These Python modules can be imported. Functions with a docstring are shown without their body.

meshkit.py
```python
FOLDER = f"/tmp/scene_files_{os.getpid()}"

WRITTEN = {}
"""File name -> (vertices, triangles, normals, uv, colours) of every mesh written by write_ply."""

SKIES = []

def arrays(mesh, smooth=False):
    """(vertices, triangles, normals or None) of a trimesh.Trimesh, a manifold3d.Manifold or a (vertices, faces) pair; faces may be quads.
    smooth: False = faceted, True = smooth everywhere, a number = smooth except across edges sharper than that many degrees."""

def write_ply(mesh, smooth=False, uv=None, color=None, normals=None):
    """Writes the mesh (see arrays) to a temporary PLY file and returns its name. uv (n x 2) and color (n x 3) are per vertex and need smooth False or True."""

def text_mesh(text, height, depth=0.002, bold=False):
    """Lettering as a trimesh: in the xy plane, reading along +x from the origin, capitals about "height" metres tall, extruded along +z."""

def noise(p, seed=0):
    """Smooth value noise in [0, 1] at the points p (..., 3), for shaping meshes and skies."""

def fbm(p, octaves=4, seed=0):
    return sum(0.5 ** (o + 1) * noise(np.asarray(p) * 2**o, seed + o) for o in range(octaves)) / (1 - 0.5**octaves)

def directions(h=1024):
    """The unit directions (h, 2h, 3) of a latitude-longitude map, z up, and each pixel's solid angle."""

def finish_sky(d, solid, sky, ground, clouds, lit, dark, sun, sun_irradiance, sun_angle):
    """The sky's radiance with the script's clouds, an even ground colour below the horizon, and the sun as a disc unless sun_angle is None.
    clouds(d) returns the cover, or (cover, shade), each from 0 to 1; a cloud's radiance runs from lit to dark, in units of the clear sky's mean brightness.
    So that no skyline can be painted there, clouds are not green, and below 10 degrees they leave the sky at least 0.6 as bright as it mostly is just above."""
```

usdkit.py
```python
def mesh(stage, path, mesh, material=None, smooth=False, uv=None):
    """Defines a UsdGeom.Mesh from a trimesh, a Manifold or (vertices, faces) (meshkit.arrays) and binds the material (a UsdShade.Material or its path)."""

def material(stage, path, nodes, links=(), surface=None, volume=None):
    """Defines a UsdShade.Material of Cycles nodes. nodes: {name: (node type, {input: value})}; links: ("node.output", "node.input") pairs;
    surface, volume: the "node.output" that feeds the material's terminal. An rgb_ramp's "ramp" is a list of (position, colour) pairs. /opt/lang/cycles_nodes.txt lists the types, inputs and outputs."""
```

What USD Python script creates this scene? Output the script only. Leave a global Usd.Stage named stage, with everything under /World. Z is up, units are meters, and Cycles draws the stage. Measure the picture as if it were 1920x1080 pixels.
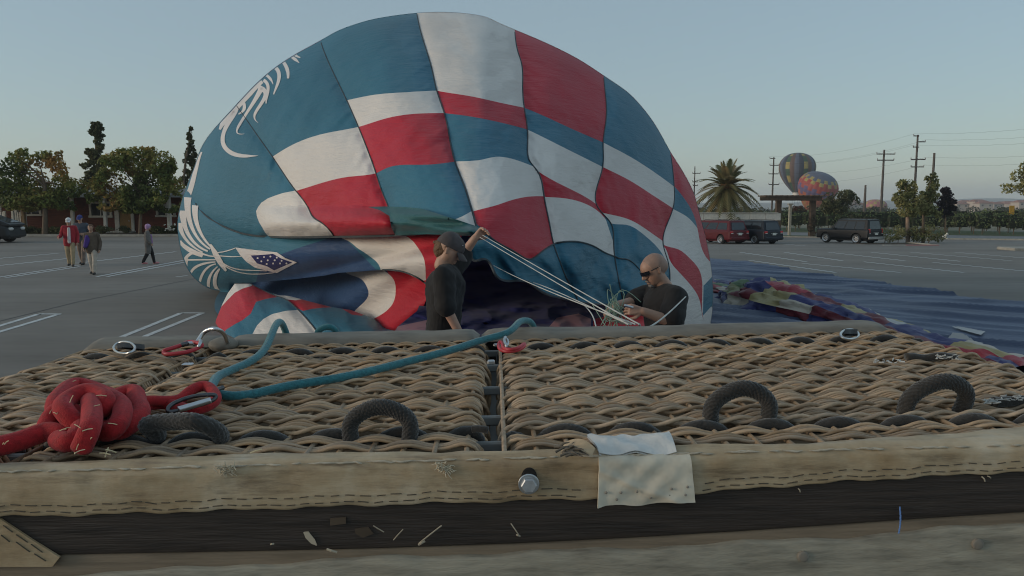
import math, random
import numpy as np
import trimesh, usdkit, meshkit
import manifold3d as m3
import shapely.geometry as sg
from scipy.interpolate import CubicSpline
from pxr import Usd, UsdGeom, UsdLux, UsdShade, Gf, Sdf, Vt

stage = Usd.Stage.CreateInMemory()
UsdGeom.SetStageUpAxis(stage, 'Z')
UsdGeom.SetStageMetersPerUnit(stage, 1)
UsdGeom.Xform.Define(stage, '/World')
stage.SetDefaultPrim(stage.GetPrimAtPath('/World'))

# ------------------------------------------------------------------ camera, sky, sun, exposure
EYE = np.array([0.0, 0.0, 1.97])
PITCH = math.radians(6.318)
FPX = 1400.0                       # focal length in pixels of the 1920 wide photograph
EXPOSURE = 0.42
SUN_EL, SUN_AZ = 8.0, -100.0
SKY_STRENGTH, SUN_I, SUN_ANGLE = 0.1, 0.40, 25.0
camera = UsdGeom.Camera.Define(stage, '/World/camera')
camera.CreateHorizontalApertureAttr(36.0)
camera.CreateVerticalApertureAttr(20.25)
camera.CreateFocalLengthAttr(36.0 * FPX / 1920)
camera.CreateClippingRangeAttr(Gf.Vec2f(0.05, 30000))
camera.CreateExposureAttr(EXPOSURE)
camera.CreateFStopAttr(0.0)
camera.AddTranslateOp().Set(Gf.Vec3d(*EYE))
camera.AddRotateXOp().Set(90 - math.degrees(PITCH))

sky = UsdLux.DomeLight.Define(stage, '/World/sky')
sky.GetPrim().SetCustomDataByKey('kind', 'structure')
sky_m = usdkit.material(stage, '/World/Looks/sky', {
    's': ('sky_texture', {'sky_type': 'single_scattering', 'sun_disc': False, 'sun_elevation': math.radians(SUN_EL), 'sun_rotation': math.radians(SUN_AZ),
                          'altitude': 100, 'air_density': 1.0, 'aerosol_density': 0.7, 'ozone_density': 1.5}),
    'veil': ('mix', {'mix_type': 'mix', 'fac': 0.50, 'color2': (3.05, 3.95, 4.5)}),      # thin even high cloud
    'b': ('background_shader', {'strength': SKY_STRENGTH})}, [('s.color', 'veil.color1'), ('veil.color', 'b.color')], surface='b.background')
UsdShade.MaterialBindingAPI.Apply(sky.GetPrim()).Bind(sky_m)
sun = UsdLux.DistantLight.Define(stage, '/World/sun')
sun.CreateNormalizeAttr(True); sun.CreateIntensityAttr(SUN_I); sun.CreateAngleAttr(SUN_ANGLE)
sun.CreateColorAttr(Gf.Vec3f(1.0, 0.86, 0.70))
_se, _sa = math.radians(SUN_EL), math.radians(SUN_AZ)
_d = Gf.Vec3d(math.sin(_sa) * math.cos(_se), math.cos(_sa) * math.cos(_se), math.sin(_se))
sun.AddTransformOp().Set(Gf.Matrix4d().SetRotate(Gf.Rotation(Gf.Vec3d(0, 0, 1), _d)))

# ------------------------------------------------------------------ helpers
def ray(px, py):
    a, b = (np.asarray(px, float) - 960) / FPX, (540 - np.asarray(py, float)) / FPX
    c, s = math.cos(PITCH), math.sin(PITCH)
    return np.stack([a + 0 * b, c + b * s + 0 * a, -s + b * c + 0 * a], -1)

def P(px, py, Y):
    """the point at distance Y (along world y) that the photograph shows at the pixel"""
    r = ray(px, py)
    return EYE + r * (np.asarray(Y, float) / r[..., 1])[..., None]

def smooth(a, b, x):
    t = np.clip((np.asarray(x, float) - a) / (b - a), 0, 1)
    return t * t * (3 - 2 * t)

def gz(x, y):
    """height of the ground"""
    x, y = np.asarray(x, float), np.asarray(y, float)
    d = -0.021 * np.clip(y - 14, 0, 60) * smooth(-3, 11, x)
    far = np.clip(y - 110, 0, 1200)
    return d - 0.006 * far * smooth(5, 60, x)

def G(px, py, dz=0.0):
    """where the ray meets the ground"""
    r = ray(px, py); t = EYE[2] / max(1e-6, -r[2])
    lo, hi = 0.0, 4000.0
    f = lambda t: EYE[2] + t * r[2] - gz(t * r[0], t * r[1]) - dz
    for _ in range(60):
        m = (lo + hi) / 2
        if f(m) > 0: lo = m
        else: hi = m
    return EYE + lo * r

_names = {}
def path_for(parent, name):
    base = f'{parent}/{name}'
    n = _names.get(base, -1) + 1
    _names[base] = n
    return base if n == 0 else f'{base}_{n:03d}'

def put(name, mesh, mat, parent=None, smooth=False, normals=None, prim=None, label=None, cat=None, group=None, kind=None):
    """one Mesh prim; prim = {name: per-vertex float3}"""
    par = '/World' if parent is None else (parent if isinstance(parent, str) else str(parent.GetPath()))
    pth = path_for(par, name)
    if normals is not None or prim:
        v, f, _ = meshkit.arrays(mesh, False)
        m = usdkit.mesh(stage, pth, (v, f), mat, smooth=(smooth if (smooth is True and normals is None) else False))
        if normals is not None:
            m.CreateNormalsAttr(Vt.Vec3fArray.FromNumpy(np.asarray(normals, np.float32))); m.SetNormalsInterpolation('vertex')
        for k, a in (prim or {}).items():
            UsdGeom.PrimvarsAPI(m).CreatePrimvar(k, Sdf.ValueTypeNames.Color3fArray, 'vertex').Set(Vt.Vec3fArray.FromNumpy(np.asarray(a, np.float32)))
    else:
        m = usdkit.mesh(stage, pth, mesh, mat, smooth=smooth)
    tag(m.GetPrim(), label, cat, group, kind)
    return m.GetPrim()

def tag(p, label=None, cat=None, group=None, kind=None):
    for k, v in (('label', label), ('category', cat), ('group', group), ('kind', kind)):
        if v: p.SetCustomDataByKey(k, v)
    return p

def thing(name, label=None, cat=None, group=None, kind=None, loc=None, rz=0.0):
    x = UsdGeom.Xform.Define(stage, path_for('/World', name))
    if loc is not None:
        x.AddTranslateOp().Set(Gf.Vec3d(*map(float, loc)))
        if rz: x.AddRotateZOp().Set(math.degrees(rz))
    return tag(x.GetPrim(), label, cat, group, kind)

def cat(ms):
    vs, fs, n = [], [], 0
    for m in ms:
        if m is None: continue
        v, f, _ = meshkit.arrays(m, False)
        vs.append(v); fs.append(f + n); n += len(v)
    return np.vstack(vs), np.vstack(fs)

def box(c, s, rz=0.0, bev=0.0, R=None):
    """box by centre and size"""
    s = np.asarray(s, float)
    if bev > 0:
        b = min(bev, s.min() * 0.45)
        cs = []
        for k in range(3):
            e = s / 2 - b; e[k] = s[k] / 2
            cs += [[x * e[0], y * e[1], z * e[2]] for x in (-1, 1) for y in (-1, 1) for z in (-1, 1)]
        h = trimesh.convex.convex_hull(np.array(cs)); v, f = np.array(h.vertices), np.array(h.faces)
    else:
        h = trimesh.creation.box(s); v, f = np.array(h.vertices), np.array(h.faces)
    if R is not None: v = v @ np.asarray(R).T
    if rz: v = v @ np.array([[math.cos(rz), math.sin(rz), 0], [-math.sin(rz), math.cos(rz), 0], [0, 0, 1]])
    return v + np.asarray(c, float), f

def frames(p, closed=False):
    p = np.asarray(p, float); n = len(p)
    t = np.gradient(p, axis=0) if not closed else (np.roll(p, -1, 0) - np.roll(p, 1, 0))
    t /= np.maximum(np.linalg.norm(t, axis=1, keepdims=True), 1e-12)
    u = np.zeros_like(p); a = np.array([0, 0, 1.0]) if abs(t[0, 2]) < 0.9 else np.array([1.0, 0, 0])
    u[0] = a - t[0] * (a @ t[0]); u[0] /= np.linalg.norm(u[0])
    for i in range(1, n):
        w = u[i - 1] - t[i] * (u[i - 1] @ t[i]); u[i] = w / max(np.linalg.norm(w), 1e-12)
    return t, u, np.cross(t, u)

def tube(p, r, k=8, caps=True, closed=False, pattern=None):
    """tube along the points p with radius r (number or per point); pattern(i, angle) scales the radius"""
    p = np.asarray(p, float); n = len(p); r = np.broadcast_to(np.asarray(r, float), (n,))
    t, u, w = frames(p, closed)
    a = np.arange(k) * 2 * math.pi / k
    rr = r[:, None] * (1 if pattern is None else pattern(np.arange(n)[:, None], a[None, :])) * np.ones((n, k))
    v = (p[:, None] + rr[..., None] * (np.cos(a)[None, :, None] * u[:, None] + np.sin(a)[None, :, None] * w[:, None])).reshape(-1, 3)
    m = n if closed else n - 1
    i, j = np.meshgrid(np.arange(m), np.arange(k), indexing='ij')
    i2 = (i + 1) % n; j2 = (j + 1) % k
    q = np.stack([i * k + j, i * k + j2, i2 * k + j2, i2 * k + j], -1).reshape(-1, 4)
    f = np.vstack([q[:, [0, 1, 2]], q[:, [0, 2, 3]]])
    if caps and not closed:
        v = np.vstack([v, p[:1], p[-1:]]); c0, c1 = n * k, n * k + 1
        jj = np.arange(k); jn = (jj + 1) % k
        f = np.vstack([f, np.stack([np.full(k, c0), jn, jj], -1), np.stack([np.full(k, c1), (n - 1) * k + jj, (n - 1) * k + jn], -1)])
    return v, f

def spline(pts, n):
    pts = np.asarray(pts, float)
    d = np.r_[0, np.cumsum(np.linalg.norm(np.diff(pts, axis=0), axis=1))]
    s = CubicSpline(d, pts)
    return s(np.linspace(0, d[-1], n))

def grid_faces(n, m):
    i, j = np.meshgrid(np.arange(n - 1), np.arange(m - 1), indexing='ij')
    q = np.stack([i * m + j, (i + 1) * m + j, (i + 1) * m + j + 1, i * m + j + 1], -1).reshape(-1, 4)
    return np.vstack([q[:, [0, 1, 2]], q[:, [0, 2, 3]]])

def lathe(profile, k=24, a0=0.0, a1=2 * math.pi):
    """profile: (r, z) rows"""
    pr = np.asarray(profile, float); full = abs(a1 - a0 - 2 * math.pi) < 1e-9
    a = np.linspace(a0, a1, k + 1)
    v = np.stack([pr[:, 0][:, None] * np.cos(a), pr[:, 0][:, None] * np.sin(a), np.repeat(pr[:, 1][:, None], k + 1, 1)], -1)
    f = grid_faces(len(pr), k + 1)
    return v.reshape(-1, 3), f[:, ::-1]

def rot(axis, ang):
    return trimesh.transformations.rotation_matrix(ang, axis)[:3, :3]

def align(z):
    """rotation that takes +z to the direction z"""
    z = np.asarray(z, float) / np.linalg.norm(z)
    return trimesh.geometry.align_vectors([0, 0, 1], z)[:3, :3]

def ball(c, r, sub=2, sc=(1, 1, 1)):
    m = trimesh.creation.icosphere(sub, r)
    return np.array(m.vertices) * np.asarray(sc) + np.asarray(c), np.array(m.faces)

# ------------------------------------------------------------------ materials
_mats = {}
def mat(name, color, rough=0.7, var=0.25, scale=6.0, bump=0.0, bscale=40.0, metal=0.0, stretch=(1, 1, 1), spec=0.4, dark=None, detail=4, space='object', tint=False, sheen=0.0, random=0.0, translucent=0.0, coat=0.0, dist=0.01):
    """noise-varied principled material"""
    if name in _mats: return _mats[name]
    c = np.asarray(color, float)
    lo = np.clip(c * (1 - var), 0, 1) if dark is None else np.asarray(dark, float)
    hi = np.clip(c * (1 + var * 0.8), 0, 1)
    src = 'tc.' + space if space == 'object' else 'geo.position'
    nodes = {'tc': ('texture_coordinate', {}), 'geo': ('geometry', {}), 'mp': ('mapping', {'scale': stretch}),
             'n': ('noise_texture', {'scale': scale, 'detail': detail, 'roughness': 0.6}),
             'r': ('rgb_ramp', {'ramp': [(0.28, tuple(lo)), (0.5, tuple(c)), (0.74, tuple(hi))]}),
             'p': ('principled_bsdf', {'roughness': rough, 'metallic': metal, 'specular_ior_level': spec, 'sheen_weight': sheen, 'coat_weight': coat})}
    links = [(src, 'mp.vector'), ('mp.vector', 'n.vector'), ('n.fac', 'r.fac')]
    col = 'r.color'
    if tint:
        nodes['at'] = ('attribute', {'attribute': 'tint'}); nodes['mx'] = ('mix', {'mix_type': 'multiply', 'fac': 1.0})
        links += [(col, 'mx.color1'), ('at.color', 'mx.color2')]; col = 'mx.color'
    if random:
        nodes['oi'] = ('object_info', {}); nodes['mr'] = ('map_range', {'from_min': 0, 'from_max': 1, 'to_min': 1 - random, 'to_max': 1 + random})
        nodes['hv'] = ('hsv', {}); links += [('oi.random', 'mr.value'), ('mr.result', 'hv.value'), (col, 'hv.color')]; col = 'hv.color'
    links.append((col, 'p.base_color'))
    if bump:
        nodes['nb'] = ('noise_texture', {'scale': bscale, 'detail': 3}); nodes['b'] = ('bump', {'strength': bump, 'distance': dist})
        links += [('mp.vector', 'nb.vector'), ('nb.fac', 'b.height'), ('b.normal', 'p.normal')]
    surf = 'p.BSDF'
    if translucent:
        nodes['tl'] = ('translucent_bsdf', {}); nodes['ms'] = ('mix_closure', {'fac': translucent})
        links += [(col, 'tl.color'), ('p.BSDF', 'ms.closure1'), ('tl.BSDF', 'ms.closure2')]; surf = 'ms.closure'
    _mats[name] = usdkit.material(stage, '/World/Looks/' + name, nodes, links, surface=surf)
    return _mats[name]
# ------------------------------------------------------------------ ground, lot, lines, kerbs
rr = np.r_[np.linspace(0, 12, 7), np.geomspace(14, 3300, 64)]
aa = np.linspace(0, 2 * math.pi, 145)[:-1]
gx = (rr[:, None] * np.cos(aa)); gy = (rr[:, None] * np.sin(aa))
inlot = (gx > -66) & (gx < 62) & (gy > -32) & (gy < 92)
gv = np.stack([gx, gy, gz(gx, gy) - np.where(inlot, 0.25, 0.06)], -1).reshape(-1, 3)
k = len(aa); ii, jj = np.meshgrid(np.arange(len(rr) - 1), np.arange(k), indexing='ij')
q = np.stack([ii * k + jj, (ii + 1) * k + jj, (ii + 1) * k + (jj + 1) % k, ii * k + (jj + 1) % k], -1).reshape(-1, 4)
M_earth = mat('dry_earth', (0.15, 0.135, 0.085), rough=0.95, var=0.35, scale=0.05, space='position', detail=8)
put('ground', (gv, q), M_earth, smooth=True, kind='structure')

asph = usdkit.material(stage, '/World/Looks/asphalt', {
    'geo': ('geometry', {}), 'mp': ('mapping', {'scale': (0.35, 1.0, 1.0)}),
    'n1': ('noise_texture', {'scale': 0.22, 'detail': 6, 'roughness': 0.6}), 'n2': ('noise_texture', {'scale': 120.0, 'detail': 2}),
    'n3': ('noise_texture', {'scale': 1.7, 'detail': 5, 'roughness': 0.7}),
    'r': ('rgb_ramp', {'ramp': [(0.3, (0.146, 0.130, 0.111)), (0.5, (0.182, 0.165, 0.145)), (0.72, (0.216, 0.198, 0.176))]}),
    'r3': ('rgb_ramp', {'ramp': [(0.26, (0.70, 0.69, 0.68)), (0.42, (0.93, 0.93, 0.93)), (0.7, (1.1, 1.1, 1.1))]}), 'r2': ('rgb_ramp', {'ramp': [(0.3, (0.8, 0.8, 0.8)), (0.7, (1.15, 1.15, 1.15))]}),
    'm': ('mix', {'mix_type': 'multiply', 'fac': 1.0}), 'm2': ('mix', {'mix_type': 'multiply', 'fac': 1.0}),
    'b': ('bump', {'strength': 0.25, 'distance': 0.004}), 'p': ('principled_bsdf', {'roughness': 0.82, 'specular_ior_level': 0.35})},
    [('geo.position', 'mp.vector'), ('mp.vector', 'n1.vector'), ('geo.position', 'n2.vector'), ('mp.vector', 'n3.vector'), ('n1.fac', 'r.fac'), ('n2.fac', 'r2.fac'), ('n3.fac', 'r3.fac'),
     ('r.color', 'm.color1'), ('r2.color', 'm.color2'), ('m.color', 'm2.color1'), ('r3.color', 'm2.color2'), ('m2.color', 'p.base_color'), ('n2.fac', 'b.height'), ('b.normal', 'p.normal')], surface='p.BSDF')
def sheet(xs, ys, dz=0.0):
    X, Y = np.meshgrid(xs, ys, indexing='ij')
    return np.stack([X, Y, gz(X, Y) + dz], -1).reshape(-1, 3), grid_faces(len(xs), len(ys))
put('parking_lot', sheet(np.linspace(-70, 66, 137), np.linspace(-36, 96, 133)), asph, kind='structure')

M_line = mat('line_paint', (0.50, 0.52, 0.52), rough=0.75, var=0.32, scale=9, space='position')
def ground_line(a, b, wid, name='parking_line', dz=0.004, m=None, label=None, cat_=None, group=None, kind=None):
    """painted line between two ground points"""
    a, b = np.asarray(a, float), np.asarray(b, float); n = max(2, int(np.linalg.norm(b - a) / 0.5))
    t = (b - a)[:2] / np.linalg.norm((b - a)[:2]); nn = np.array([-t[1], t[0]]) * wid / 2
    s = np.linspace(0, 1, n)[:, None]; c = a[:2] + (b - a)[:2] * s
    L, R = c + nn, c - nn
    xy = np.stack([L, R], 1).reshape(-1, 2)
    v = np.c_[xy, gz(xy[:, 0], xy[:, 1]) + dz]
    put(name, (v, grid_faces(n, 2)[:, ::-1]), m or M_line, kind=kind or 'structure')
for a, b, w in [((340, 587), (-60, 748), .10), ((380, 587), (262, 635), .10), ((338, 587), (382, 587), .10),
                ((73, 589), (-60, 629), .10), ((111, 589), (-60, 640), .10), ((71, 589), (113, 589), .10),
                ((181, 519), (372, 483), .10), ((200, 519), (372, 487), .10), ((-10, 521), (150, 497), .10), ((10, 521), (150, 500), .10),
                ((-30, 487), (110, 475), .12), ((-30, 501), (135, 484), .12), ((150, 493), (330, 472), .12), ((330, 519), (352, 517), .1),
                ((1404, 488), (1567, 511), .12), ((1504, 494), (1689, 511), .12), ((1620, 491), (1807, 511), .12), ((1748, 492), (1960, 512), .12),
                ((1470, 458), (1510, 461), .14), ((1387, 473), (1513, 491), .12), ((1470, 473), (1580, 489), .12), ((1553, 473), (1697, 489), .12),
                ((1633, 473), (1800, 490), .12), ((1707, 473), (1897, 489), .12), ((1790, 473), (1960, 487), .12), ((1890, 564), (1990, 572), .12)]:
    ground_line(G(*a), G(*b), w)
M_tar = mat('tar_seam', (0.055, 0.052, 0.05), rough=0.7, var=0.2, space='position')
for a, b in [((-40, 612), (150, 565)), ((150, 565), (440, 508))]:
    ground_line(G(*a), G(*b), 0.035, name='tar_seam', dz=0.003, m=M_tar)

M_conc = mat('concrete', (0.30, 0.28, 0.24), rough=0.9, var=0.25, scale=3, space='position', bump=0.2)
M_soil = mat('planting_soil', (0.055, 0.042, 0.028), rough=0.95, var=0.4, scale=4, space='position', bump=0.5, bscale=30)
M_grass = mat('verge_grass', (0.075, 0.095, 0.04), rough=0.95, var=0.4, scale=8, space='position', bump=0.6, bscale=60)
yk = 47.2
put('kerb', box((-36, yk + .09, .07), (62, .18, .15), bev=.02), M_conc, kind='structure')
put('planting_bed', box((-36, yk + 2.1, .05), (62, 3.8, .14)), M_soil, kind='structure')
# right: verge, road, far verge, laid along the slanting edge of the lot
LA = np.array([28.5, 76.0]); LT = np.array([0.85, -0.527]); LN = np.array([0.527, 0.85])
def edge_pt(t, n): return LA + LT * t + LN * n
def strip_n(name, n0, n1, m, dz, t0=-45, t1=70):
    t, n = np.meshgrid(np.linspace(t0, t1, 90), np.linspace(n0, n1, 8), indexing='ij')
    xy = LA + t[..., None] * LT + n[..., None] * LN
    put(name, (np.c_[xy.reshape(-1, 2), (gz(xy[..., 0], xy[..., 1]) + dz).ravel()], grid_faces(90, 8)), m, kind='structure')
M_road = mat('road_asphalt', (0.17, 0.168, 0.165), rough=0.8, var=0.12, scale=2, space='position')
strip_n('grass_verge', 0.1, 4, M_grass, 0.06); strip_n('road', 4, 14, M_road, 0.045); strip_n('grass_verge', 14, 30, M_grass, 0.06)
kb = []
for t in range(-40, 68):
    c = edge_pt(t + .5, 0); kb.append(box((c[0], c[1], gz(*c) + .03), (1.0, .16, .18), rz=math.atan2(LT[1], LT[0]), bev=.02))
put('kerb', cat(kb), M_conc, kind='structure')
# ------------------------------------------------------------------ the basket, lying on its side in the foreground
BX = np.array([1.0, 0.024, 0.0192]); BX /= np.linalg.norm(BX)
BY = np.array([-0.024, 1.0, 0.0]); BY -= BX * (BX @ BY); BY /= np.linalg.norm(BY)
BZ = np.cross(BX, BY)
BO = np.array([0.0, 1.207, 1.55])
def Bw(u, v, w):
    u, v, w = np.broadcast_arrays(np.asarray(u, float), np.asarray(v, float), np.asarray(w, float))
    return BO + u[..., None] * BX + v[..., None] * BY + w[..., None] * BZ
def Bpx(px, py, w=0.0):
    """basket coordinates (u, v) of a pixel on the plane w"""
    r = ray(px, py); o = EYE - BO
    t = (w - o @ BZ) / (r @ BZ); q = o + t[..., None] * r
    return q @ BX, q @ BY
def Bfr(px, py, v=0.0):
    """(u, w) of a pixel on the front plane v"""
    r = ray(px, py); o = EYE - BO
    t = (v - o @ BY) / (r @ BY); q = o + t[..., None] * r
    return q @ BX, q @ BZ
def bat(px, py, w=0.0):
    u, v = Bpx(px, py, w); return Bw(u, v, w)

M_cane = mat('cane', (0.40, 0.290, 0.190), rough=0.58, var=0.40, scale=7, stretch=(1, 6, 6), bump=0.25, bscale=60, tint=True, spec=0.35)
M_hide = usdkit.material(stage, '/World/Looks/hide', {
    'geo': ('geometry', {}), 'n1': ('noise_texture', {'scale': 7.0, 'detail': 8, 'roughness': 0.65}), 'n2': ('noise_texture', {'scale': 90.0, 'detail': 4}), 'mp': ('mapping', {'scale': (2.0, 14.0, 14.0)}),
    'n3': ('noise_texture', {'scale': 3.0, 'detail': 7, 'roughness': 0.7}),
    'r': ('rgb_ramp', {'ramp': [(0.25, (0.20, 0.13, 0.07)), (0.42, (0.37, 0.265, 0.15)), (0.56, (0.45, 0.345, 0.215)), (0.75, (0.57, 0.48, 0.35))]}),
    'r3': ('rgb_ramp', {'ramp': [(0.30, (0.42, 0.40, 0.38)), (0.46, (0.90, 0.89, 0.88)), (0.65, (1.02, 1.02, 1.02))]}),
    'm': ('mix', {'mix_type': 'multiply', 'fac': 1.0}), 'b': ('bump', {'strength': 0.5, 'distance': 0.004}), 'b2': ('bump', {'strength': 0.35, 'distance': 0.001}),
    'p': ('principled_bsdf', {'roughness': 0.5, 'specular_ior_level': 0.6})},
    [('geo.position', 'n1.vector'), ('geo.position', 'n2.vector'), ('geo.position', 'mp.vector'), ('mp.vector', 'n3.vector'), ('n1.fac', 'r.fac'), ('n3.fac', 'r3.fac'), ('r.color', 'm.color1'), ('r3.color', 'm.color2'),
     ('m.color', 'p.base_color'), ('n3.fac', 'b.height'), ('b.normal', 'b2.normal'), ('n2.fac', 'b2.height'), ('b2.normal', 'p.normal')], surface='p.BSDF')
M_skid = mat('black_skid', (0.036, 0.027, 0.022), rough=0.55, var=0.55, scale=5, stretch=(1.2, 20, 20), bump=0.5, bscale=14, space='position', dist=0.004)
M_board = mat('worn_board', (0.215, 0.165, 0.115), rough=0.75, var=0.3, scale=4, stretch=(1.5, 24, 24), bump=0.3, bscale=10, space='position', dist=0.003)
M_greyhide = mat('grey_border_hide', (0.185, 0.165, 0.135), rough=0.72, var=0.3, scale=9, stretch=(1, 3, 3), bump=0.3, bscale=50, space='position', dist=0.003)
M_worn = mat('worn_hide', (0.43, 0.37, 0.28), rough=.8, var=.3, scale=40, space='position')
M_thread = mat('dark_thread', (0.085, 0.068, 0.048), rough=0.9)
M_ropeblk = mat('black_rope', (0.028, 0.025, 0.022), rough=0.9, var=0.4, scale=60, bump=0.6, bscale=220, space='position', sheen=0.3, dist=0.003)
M_metal = mat('steel', (0.55, 0.56, 0.57), rough=0.34, var=0.15, metal=1.0, scale=30, bump=0.1)
M_dark = mat('basket_inside', (0.20, 0.145, 0.09), rough=0.95)
M_plate = mat('grey_plate', (0.16, 0.165, 0.16), rough=0.6, var=0.2)

basket = thing('balloon_basket', 'large woven wicker balloon basket with tan hide trim lying on its side across the foreground', 'basket')
rng = np.random.default_rng(5)
SS = 0.056                                     # stake spacing
def prof(s, u0, u1, r=0.035):
    """the side's cross-section along u: flat with rounded ends; s runs from -a bit to length + a bit"""
    L = u1 - u0; q = r * math.pi / 2
    u = np.where(s < 0, u0 - 0, s + u0); w = np.zeros_like(s)
    # left corner
    for side in (0, 1):
        d = s if side == 0 else L - s                    # distance from the end of the flat
        k = d < r
        ang = np.clip((r - d) / r, 0, math.pi / 2)
        uu = r - r * np.sin(ang); ww = -(r - r * np.cos(ang))
        down = np.maximum(0, (r - d) / r - math.pi / 2) * r
        ww = ww - down
        uu = uu if side == 0 else L - uu
        u = np.where(k, u0 + uu, u); w = np.where(k, ww, w)
    return u, w
def strand(u0, u1, vfun, amp, phase, rad, wfun=None, k=6, over=0.11, w0=0.0):
    L = u1 - u0
    s = np.arange(-over, L + over, SS / 5.0)
    u, w = prof(s, u0, u1)
    # outward offset direction
    du, dw = np.gradient(u), np.gradient(w); n = np.maximum(np.hypot(du, dw), 1e-9); nu, nw = -dw / n, du / n
    cc = np.cos(math.pi * s / SS + phase)
    h = w0 + (amp * np.where(cc > 0, np.abs(cc) ** .8, cc * .9) if wfun is None else wfun(s))
    v = vfun(s)
    pts = Bw(u + nu * h, v, w + nw * h)
    return tube(pts, rad, k, caps=False)
TONES = np.array([[1.0, 1.0, 1.0], [1.08, 1.02, .95], [.86, .82, .78], [1.12, 1.1, 1.08], [.95, .98, 1.04], [.74, .68, .62], [1.05, .93, .80], [.98, .88, .76], [1.0, 1.0, 1.02]])
def tinted(parts):
    vs, fs, ts, n = [], [], [], 0
    for (v, f) in parts:
        t = TONES[rng.integers(len(TONES))] * rng.uniform(.78, 1.15)
        vs.append(v); fs.append(f + n); n += len(v); ts.append(np.tile(t, (len(v), 1)))
    return (np.vstack(vs), np.vstack(fs)), np.vstack(ts)
def weave_row(u0, u1, vc, par, n=5, pitch=0.0128, rad=0.0036, amp=0.0070, trim=None):
    parts = []
    for i in range(n):
        o = (i - (n - 1) / 2)
        ja, jp, seed = rng.uniform(.88, 1.12), rng.uniform(-.16, .16), rng.integers(9999)
        ph = par * math.pi + jp
        def vf(s, o=o, ph=ph, seed=seed):
            c = np.cos(math.pi * s / SS + ph)
            spread = pitch * (0.93 + 0.10 * c)
            lean = 0.0016 * np.sin(math.pi * s / SS + ph)
            wob = (meshkit.noise(np.stack([s * 9, s * 0 + seed, s * 0], -1), 3) - .5) * 0.005
            return vc + o * spread + lean + wob
        parts.append(strand(u0, u1, vf, amp * ja, ph, rad * rng.uniform(.86, 1.12), w0=-0.0020 + rng.uniform(-.0008, .0008)))
    m, t = tinted(parts)
    put('weave_row', m, M_cane, basket, smooth=True, prim={'tint': t})
def twist_row(u0, u1, vc, rad=0.0042):
    parts = []
    for i in range(2):
        ph = i * math.pi + rng.uniform(-.2, .2); sd = rng.integers(9999)
        vf = lambda s, ph=ph, sd=sd: vc + 0.0058 * np.sin(math.pi * s / SS + ph) + (meshkit.noise(np.stack([s * 7, s * 0 + sd, s * 0], -1), 3) - .5) * 0.003
        parts.append(strand(u0, u1, vf, 0, 0, rad, wfun=lambda s, ph=ph: 0.0055 + 0.0055 * np.cos(math.pi * s / SS + ph)))
    m, t = tinted(parts); put('twist_row', m, M_cane, basket, smooth=True, prim={'tint': t * 1.08})
def rope_row(u0, u1, vc, ph=0.0):
    v, f = strand(u0, u1, lambda s: vc + 0 * s, 0, 0, 0.0110, wfun=lambda s: (lambda c: -0.004 + np.where(c > 0, .0075 * c, .020 * c))(np.cos(math.pi * s / (SS * 1.15) + ph)), k=10)
    put('woven_rope', (v, f), M_ropeblk, basket, smooth=True)
V_FAR = 1.165
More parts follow.
